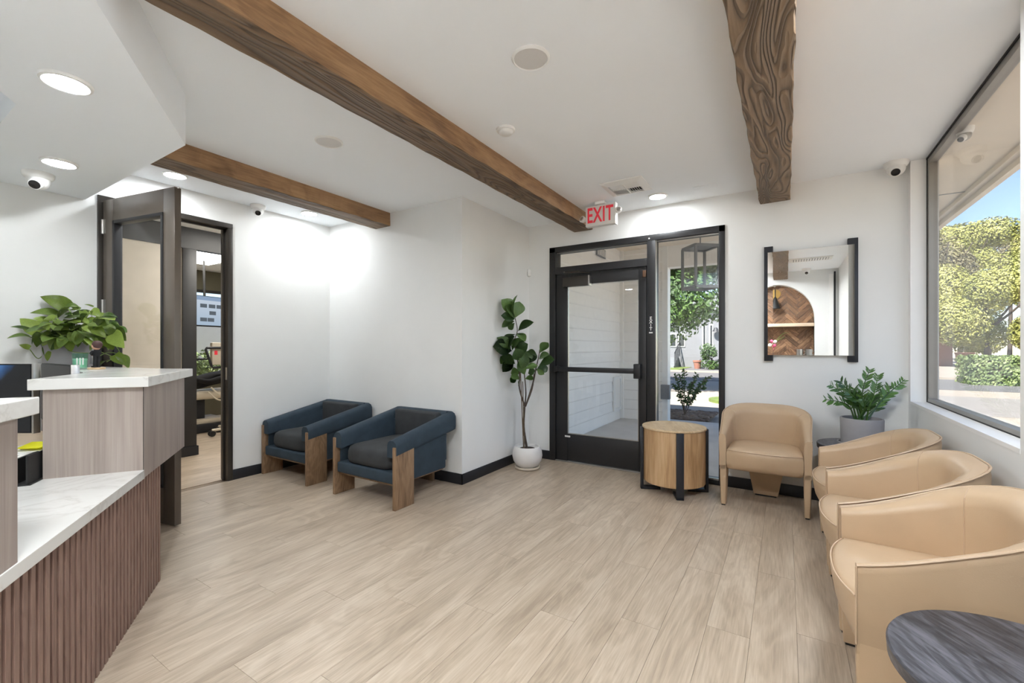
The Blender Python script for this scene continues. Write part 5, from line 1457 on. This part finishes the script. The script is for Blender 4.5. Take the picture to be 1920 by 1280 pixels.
def tree(name, x, y, h, crown, n, leaf, m, label, group=None, seed=1, tr=0.16, cz=None, blobs=9):
    t = thing(name, label, 'tree', (x, y, -0.10), 0, group)
    cz = cz if cz is not None else h - crown[2] * 0.8
    bm = NB(); tube(bm, spline([(0, 0, 0), (0.1, 0.05, cz * 0.5), (0.0, 0, cz)], 6), [tr * (1 - 0.05 * k) for k in range(13)], 10)
    for k in range(5):
        a = k * 1.3 + seed
        tube(bm, spline([(0, 0, cz * 0.62), (0.35 * crown[0] * math.cos(a), 0.35 * crown[1] * math.sin(a), cz * 0.9), (0.65 * crown[0] * math.cos(a), 0.65 * crown[1] * math.sin(a), cz + 0.25 * crown[2])], 5), [tr * 0.5 * (1 - 0.07 * q) for q in range(11)], 6)
    obj('trunk', bm, M['bark'], t, smooth=True)
    leaf_cloud('foliage', (0, 0, cz), crown, n, leaf, m, t, seed, blobs=blobs)
    return t
# street side, seen through the sidelight
g0 = -0.10
bm = NB(); prism(bm, [(-0.1 + 1.6 * math.cos(2 * PI * k / 28), 12.4 + 1.0 * math.sin(2 * PI * k / 28)) for k in range(28)], g0, -0.03)
struct(obj('lawn_strip', bm, M['lawn']), 'small green lawn patch by the sidewalk')
struct(box('street', -30, 50, 19.5, 25.5, g0, -0.085, M['asphalt']), 'grey asphalt street')
struct(box('lawn_house', -20, -5.3, 25.8, 34, g0, -0.04, M['lawn']), 'lawn in front of the white house')
struct(box('kerb', -30, 50, 25.5, 25.8, g0, 0.0, M['sidewalk']))
struct(box('driveway_house', -5.3, -1.0, 25.8, 33, g0, -0.06, M['asphalt']), 'driveway beside the white house')
mb = struct(box('mulch_bed', -2.2, -1.2, 8.3, 9.6, g0, 0.0, M['mulch']), 'dark mulch bed at the porch edge')
rk = random.Random(5)
bm = NB()
for k in range(260):
    p = Vector((rk.uniform(-2.1, -1.15), rk.uniform(8.3, 9.5), 0.0)); s = rk.uniform(0.02, 0.06)
    ball(bm, s, p, (1, 0.8, 0.6), 6, 4)
ro = obj('bark_chips', bm, M['mulch'], mb, smooth=True); ro['kind'] = 'stuff'
sb = thing('shrub', 'slender leafy shrub in the mulch bed by the porch post', 'shrub', (-1.62, 8.75, 0.0))
rk = random.Random(9); bm = NB(); bml = []
vs, fs = [], []
for k in range(9):
    a = k * 0.7; tip_ = Vector((0.32 * math.cos(a) + 0.12, 0.25 * math.sin(a), rk.uniform(0.55, 1.0)))
    P = spline([(0, 0, 0), tip_ * 0.5 + Vector((0, 0, 0.12)), tip_], 6); tube(bm, P, 0.006, 5)
    for q in P[3:]:
        for z in range(7):
            d = Vector((rk.gauss(0, 1), rk.gauss(0, 1), rk.gauss(0, 0.6))).normalized(); L = rk.uniform(0.04, 0.085); n_ = d.orthogonal().normalized(); i = len(vs)
            vs += [q, q + d * L * 0.5 + n_ * L * 0.25, q + d * L, q + d * L * 0.5 - n_ * L * 0.25]; fs.append((i, i + 1, i + 2, i + 3))
obj('stems', bm, M['bark'], sb, smooth=True)
me = bpy.data.meshes.new('foliage'); me.from_pydata([tuple(v) for v in vs], [], fs); me.materials.append(M['tree1'])
o = bpy.data.objects.new('foliage', me); col.objects.link(o); o.parent = sb; o['kind'] = 'stuff'
tree('street_tree', -5.2, 15.2, 6.5, (5.0, 2.6, 2.5), 56000, 0.14, M['tree1'], 'leafy green street tree seen through the sidelight', seed=3, cz=3.9, blobs=16)

# white house across the street
hs = thing('house', 'white house with porch steps across the street', 'house', (-5.65, 31.0, -0.1))
box('wall', -9, 0.9, 0, 6, 0, 4.2, M['housewall'], hs)
box('wall', 0.9, 5.5, -1.2, 6, 0, 3.6, M['housewall'], hs)
bm = NB(); prism(bm, [(0.6, 3.6), (3.2, 5.6), (5.8, 3.6)], -1.5, 6, M=Matrix(((1, 0, 0, 0), (0, 0, 1, 0), (0, 1, 0, 0), (0, 0, 0, 1)))); obj('roof', bm, M['greystone'], hs)
box('roof', -9.4, 1.2, -0.5, 6.4, 4.2, 4.5, M['greystone'], hs)
for (x0, x1, y_, z0, z1) in ((-1.05, -0.6, -0.02, 1.4, 2.3), (-0.5, -0.05, -0.02, 1.4, 2.3), (1.2, 1.42, -1.22, 1.1, 2.8), (1.6, 1.82, -1.22, 1.1, 2.8)):
    wn_ = box('window', x0, x1, y_ - 0.03, y_ + 0.02, z0, z1, M['whitem'], hs); box('pane', x0 + 0.06, x1 - 0.06, y_ - 0.05, y_ - 0.02, z0 + 0.06, z1 - 0.06, M['darkglass'], wn_)
for k in range(4): box('step', -3.2, -0.45, -1.6 + k * 0.35, 0, k * 0.17, (k + 1) * 0.17, M['greystone'], hs)
for k in range(8): box('baluster', -0.42, -0.39, -1.6 + k * 0.22, -1.57 + k * 0.22, 0.1 + k * 0.1, 1.0 + k * 0.1, M['charmetal'], hs)
bm = NB(); tube(bm, [(-0.405, -1.6, 1.0), (-0.405, 0, 1.75)], 0.03, 6); obj('railing', bm, M['charmetal'], hs)
bm = NB(); lathe(bm, [(0.06, 0.25), (0.22, 0.0), (0.05, 0.02), (0.05, 0.25)], 14, (2.0, -1.45, 2.35)); obj('wall_lamp', bm, M['charmetal'], hs, smooth=True)
t = thing('garden_bush', 'small bush in front of the white house', 'bush', (-3.75, 28.6, -0.06))
leaf_cloud('foliage', (0, 0, 0.75), (0.8, 0.6, 0.8), 1500, 0.14, M['tree1'], t, 21)
bm = NB(); tube(bm, [(0, 0, 0), (0, 0, 0.7)], 0.05, 6); obj('stem', bm, M['bark'], t)
t = thing('terracotta_pot', 'small terracotta pot by the white house', 'pot', (-4.65, 29.2, -0.06))
bm = NB(); lathe(bm, [(0, 0), (0.17, 0), (0.24, 0.42), (0.27, 0.42), (0.27, 0.52), (0.22, 0.52), (0.2, 0.4), (0, 0.38)], 18); obj('pot_wall', bm, M['brick'], t, smooth=True)

# window side
hd0 = at_z(1822, 722, g0); hd1 = at_z(1990, 722, g0)
hg = thing('hedge', 'clipped green hedge across the driveway outside the window', 'hedge', (hd0.x, hd0.y, g0), 0)
box('twig_core', 0.12, 5.4, 0.15, 1.6, 0, 0.92, M['bark'], hg)
rk = random.Random(17); vs, fs = [], []
for k in range(9000):
    fc = rk.random()
    if fc < 0.55: p = Vector((rk.uniform(0, 5.5), rk.uniform(-0.05, 0.12), rk.uniform(0.0, 1.04))); nr = Vector((0, -1, 0.2))
    elif fc < 0.85: p = Vector((rk.uniform(0, 5.5), rk.uniform(0, 1.7), rk.uniform(0.94, 1.08))); nr = Vector((0, 0, 1))
    else: p = Vector((rk.uniform(-0.05, 0.12), rk.uniform(0, 1.7), rk.uniform(0.0, 1.04))); nr = Vector((-1, 0, 0.2))
    nr = (nr + Vector((rk.gauss(0, 0.5), rk.gauss(0, 0.5), rk.gauss(0, 0.5)))).normalized(); x_ = nr.orthogonal().normalized(); y_ = nr.cross(x_); L = rk.uniform(0.06, 0.13); i = len(vs)
    vs += [p - x_ * L * 0.5, p + y_ * L * 0.35, p + x_ * L * 0.5, p - y_ * L * 0.35]; fs.append((i, i + 1, i + 2, i + 3))
me = bpy.data.meshes.new('foliage'); me.from_pydata([tuple(v) for v in vs], [], fs); me.materials.append(M['hedge'])
o = bpy.data.objects.new('foliage', me); col.objects.link(o); o.parent = hg; o['kind'] = 'stuff'
def on_ground(u, f): q = at_f(u, 700, f); return q.x, q.y
for (u, f, h, cr, n, lf_, m_, lb, sd) in ((1760, 36.0, 12.5, (3.0, 3.0, 5.2), 26000, 0.22, M['tree3'], 'tall grey-green tree at the left edge of the window view', 31),
                                      (1850, 30.0, 7.0, (3.4, 2.8, 3.6), 46000, 0.17, M['tree2'], 'broad sunlit yellow-green tree behind the hedge', 32),
                                      (1935, 36.0, 10.5, (3.2, 3.0, 4.4), 40000, 0.18, M['tree2'], 'tall yellow-green tree at the right edge of the window view', 33),
                                      (1800, 44.0, 13.5, (5.0, 3.0, 3.4), 26000, 0.24, M['tree2'], 'far tree with airy yellow-green top against the sky', 34),
                                      (1893, 50.0, 15.0, (1.8, 1.8, 3.6), 9000, 0.22, M['tree3'], 'slim grey conifer standing against the sky', 35)):
    x, y = on_ground(u, f); tree('yard_tree', x, y, h, cr, n, lf_, m_, lb, 'trees outside the window', sd, 0.22)
x, y = on_ground(1764, 32.0)
pl = thing('gate_pillar', 'red-brown pillar with clay cap at the window view edge', 'pillar', (x, y, g0), R(20))
box('shaft', -0.45, 0.45, -0.45, 0.45, 0, 2.45, M['brick'], pl, bev=0.02)
bm = NB(); loft(bm, [[(-0.65, -0.65, 2.45), (0.65, -0.65, 2.45), (0.65, 0.65, 2.45), (-0.65, 0.65, 2.45)], [(-0.2, -0.2, 2.85), (0.2, -0.2, 2.85), (0.2, 0.2, 2.85), (-0.2, 0.2, 2.85)]]); obj('cap', bm, M['cap'], pl)
x, y = on_ground(1808, 29.0)
bn = thing('trash_bin', 'brown wheeled trash bin beside the hedge', 'trash bin', (x, y, g0), R(15))
bm = NB(); loft(bm, [[(-0.24, -0.26, 0.06), (0.24, -0.26, 0.06), (0.24, 0.26, 0.06), (-0.24, 0.26, 0.06)], [(-0.32, -0.36, 0.95), (0.32, -0.36, 0.95), (0.32, 0.36, 0.95), (-0.32, 0.36, 0.95)]]); obj('bin_body', bm, M['bin'], bn)
box('lid', -0.35, 0.35, -0.40, 0.38, 0.95, 1.03, M['bin'], bn, bev=0.02)
for s2 in (-1, 1):
    bm = NB(); lathe(bm, [(0, -0.03), (0.11, -0.03), (0.11, 0.03), (0, 0.03)], 16, M=Matrix.Translation((s2 * 0.25, 0.3, 0.11)) @ Matrix.Rotation(PI / 2, 4, 'Y')); obj('wheel', bm, M['rubber'], bn, smooth=True)
struct(box('driveway', 1.8, 30, 12.5, 17.0, g0, -0.09, M['drive_shade']), 'driveway band outside the window, darkened as a tree shadow')  # flat band whose darker colour paints a tree's shadow on the ground
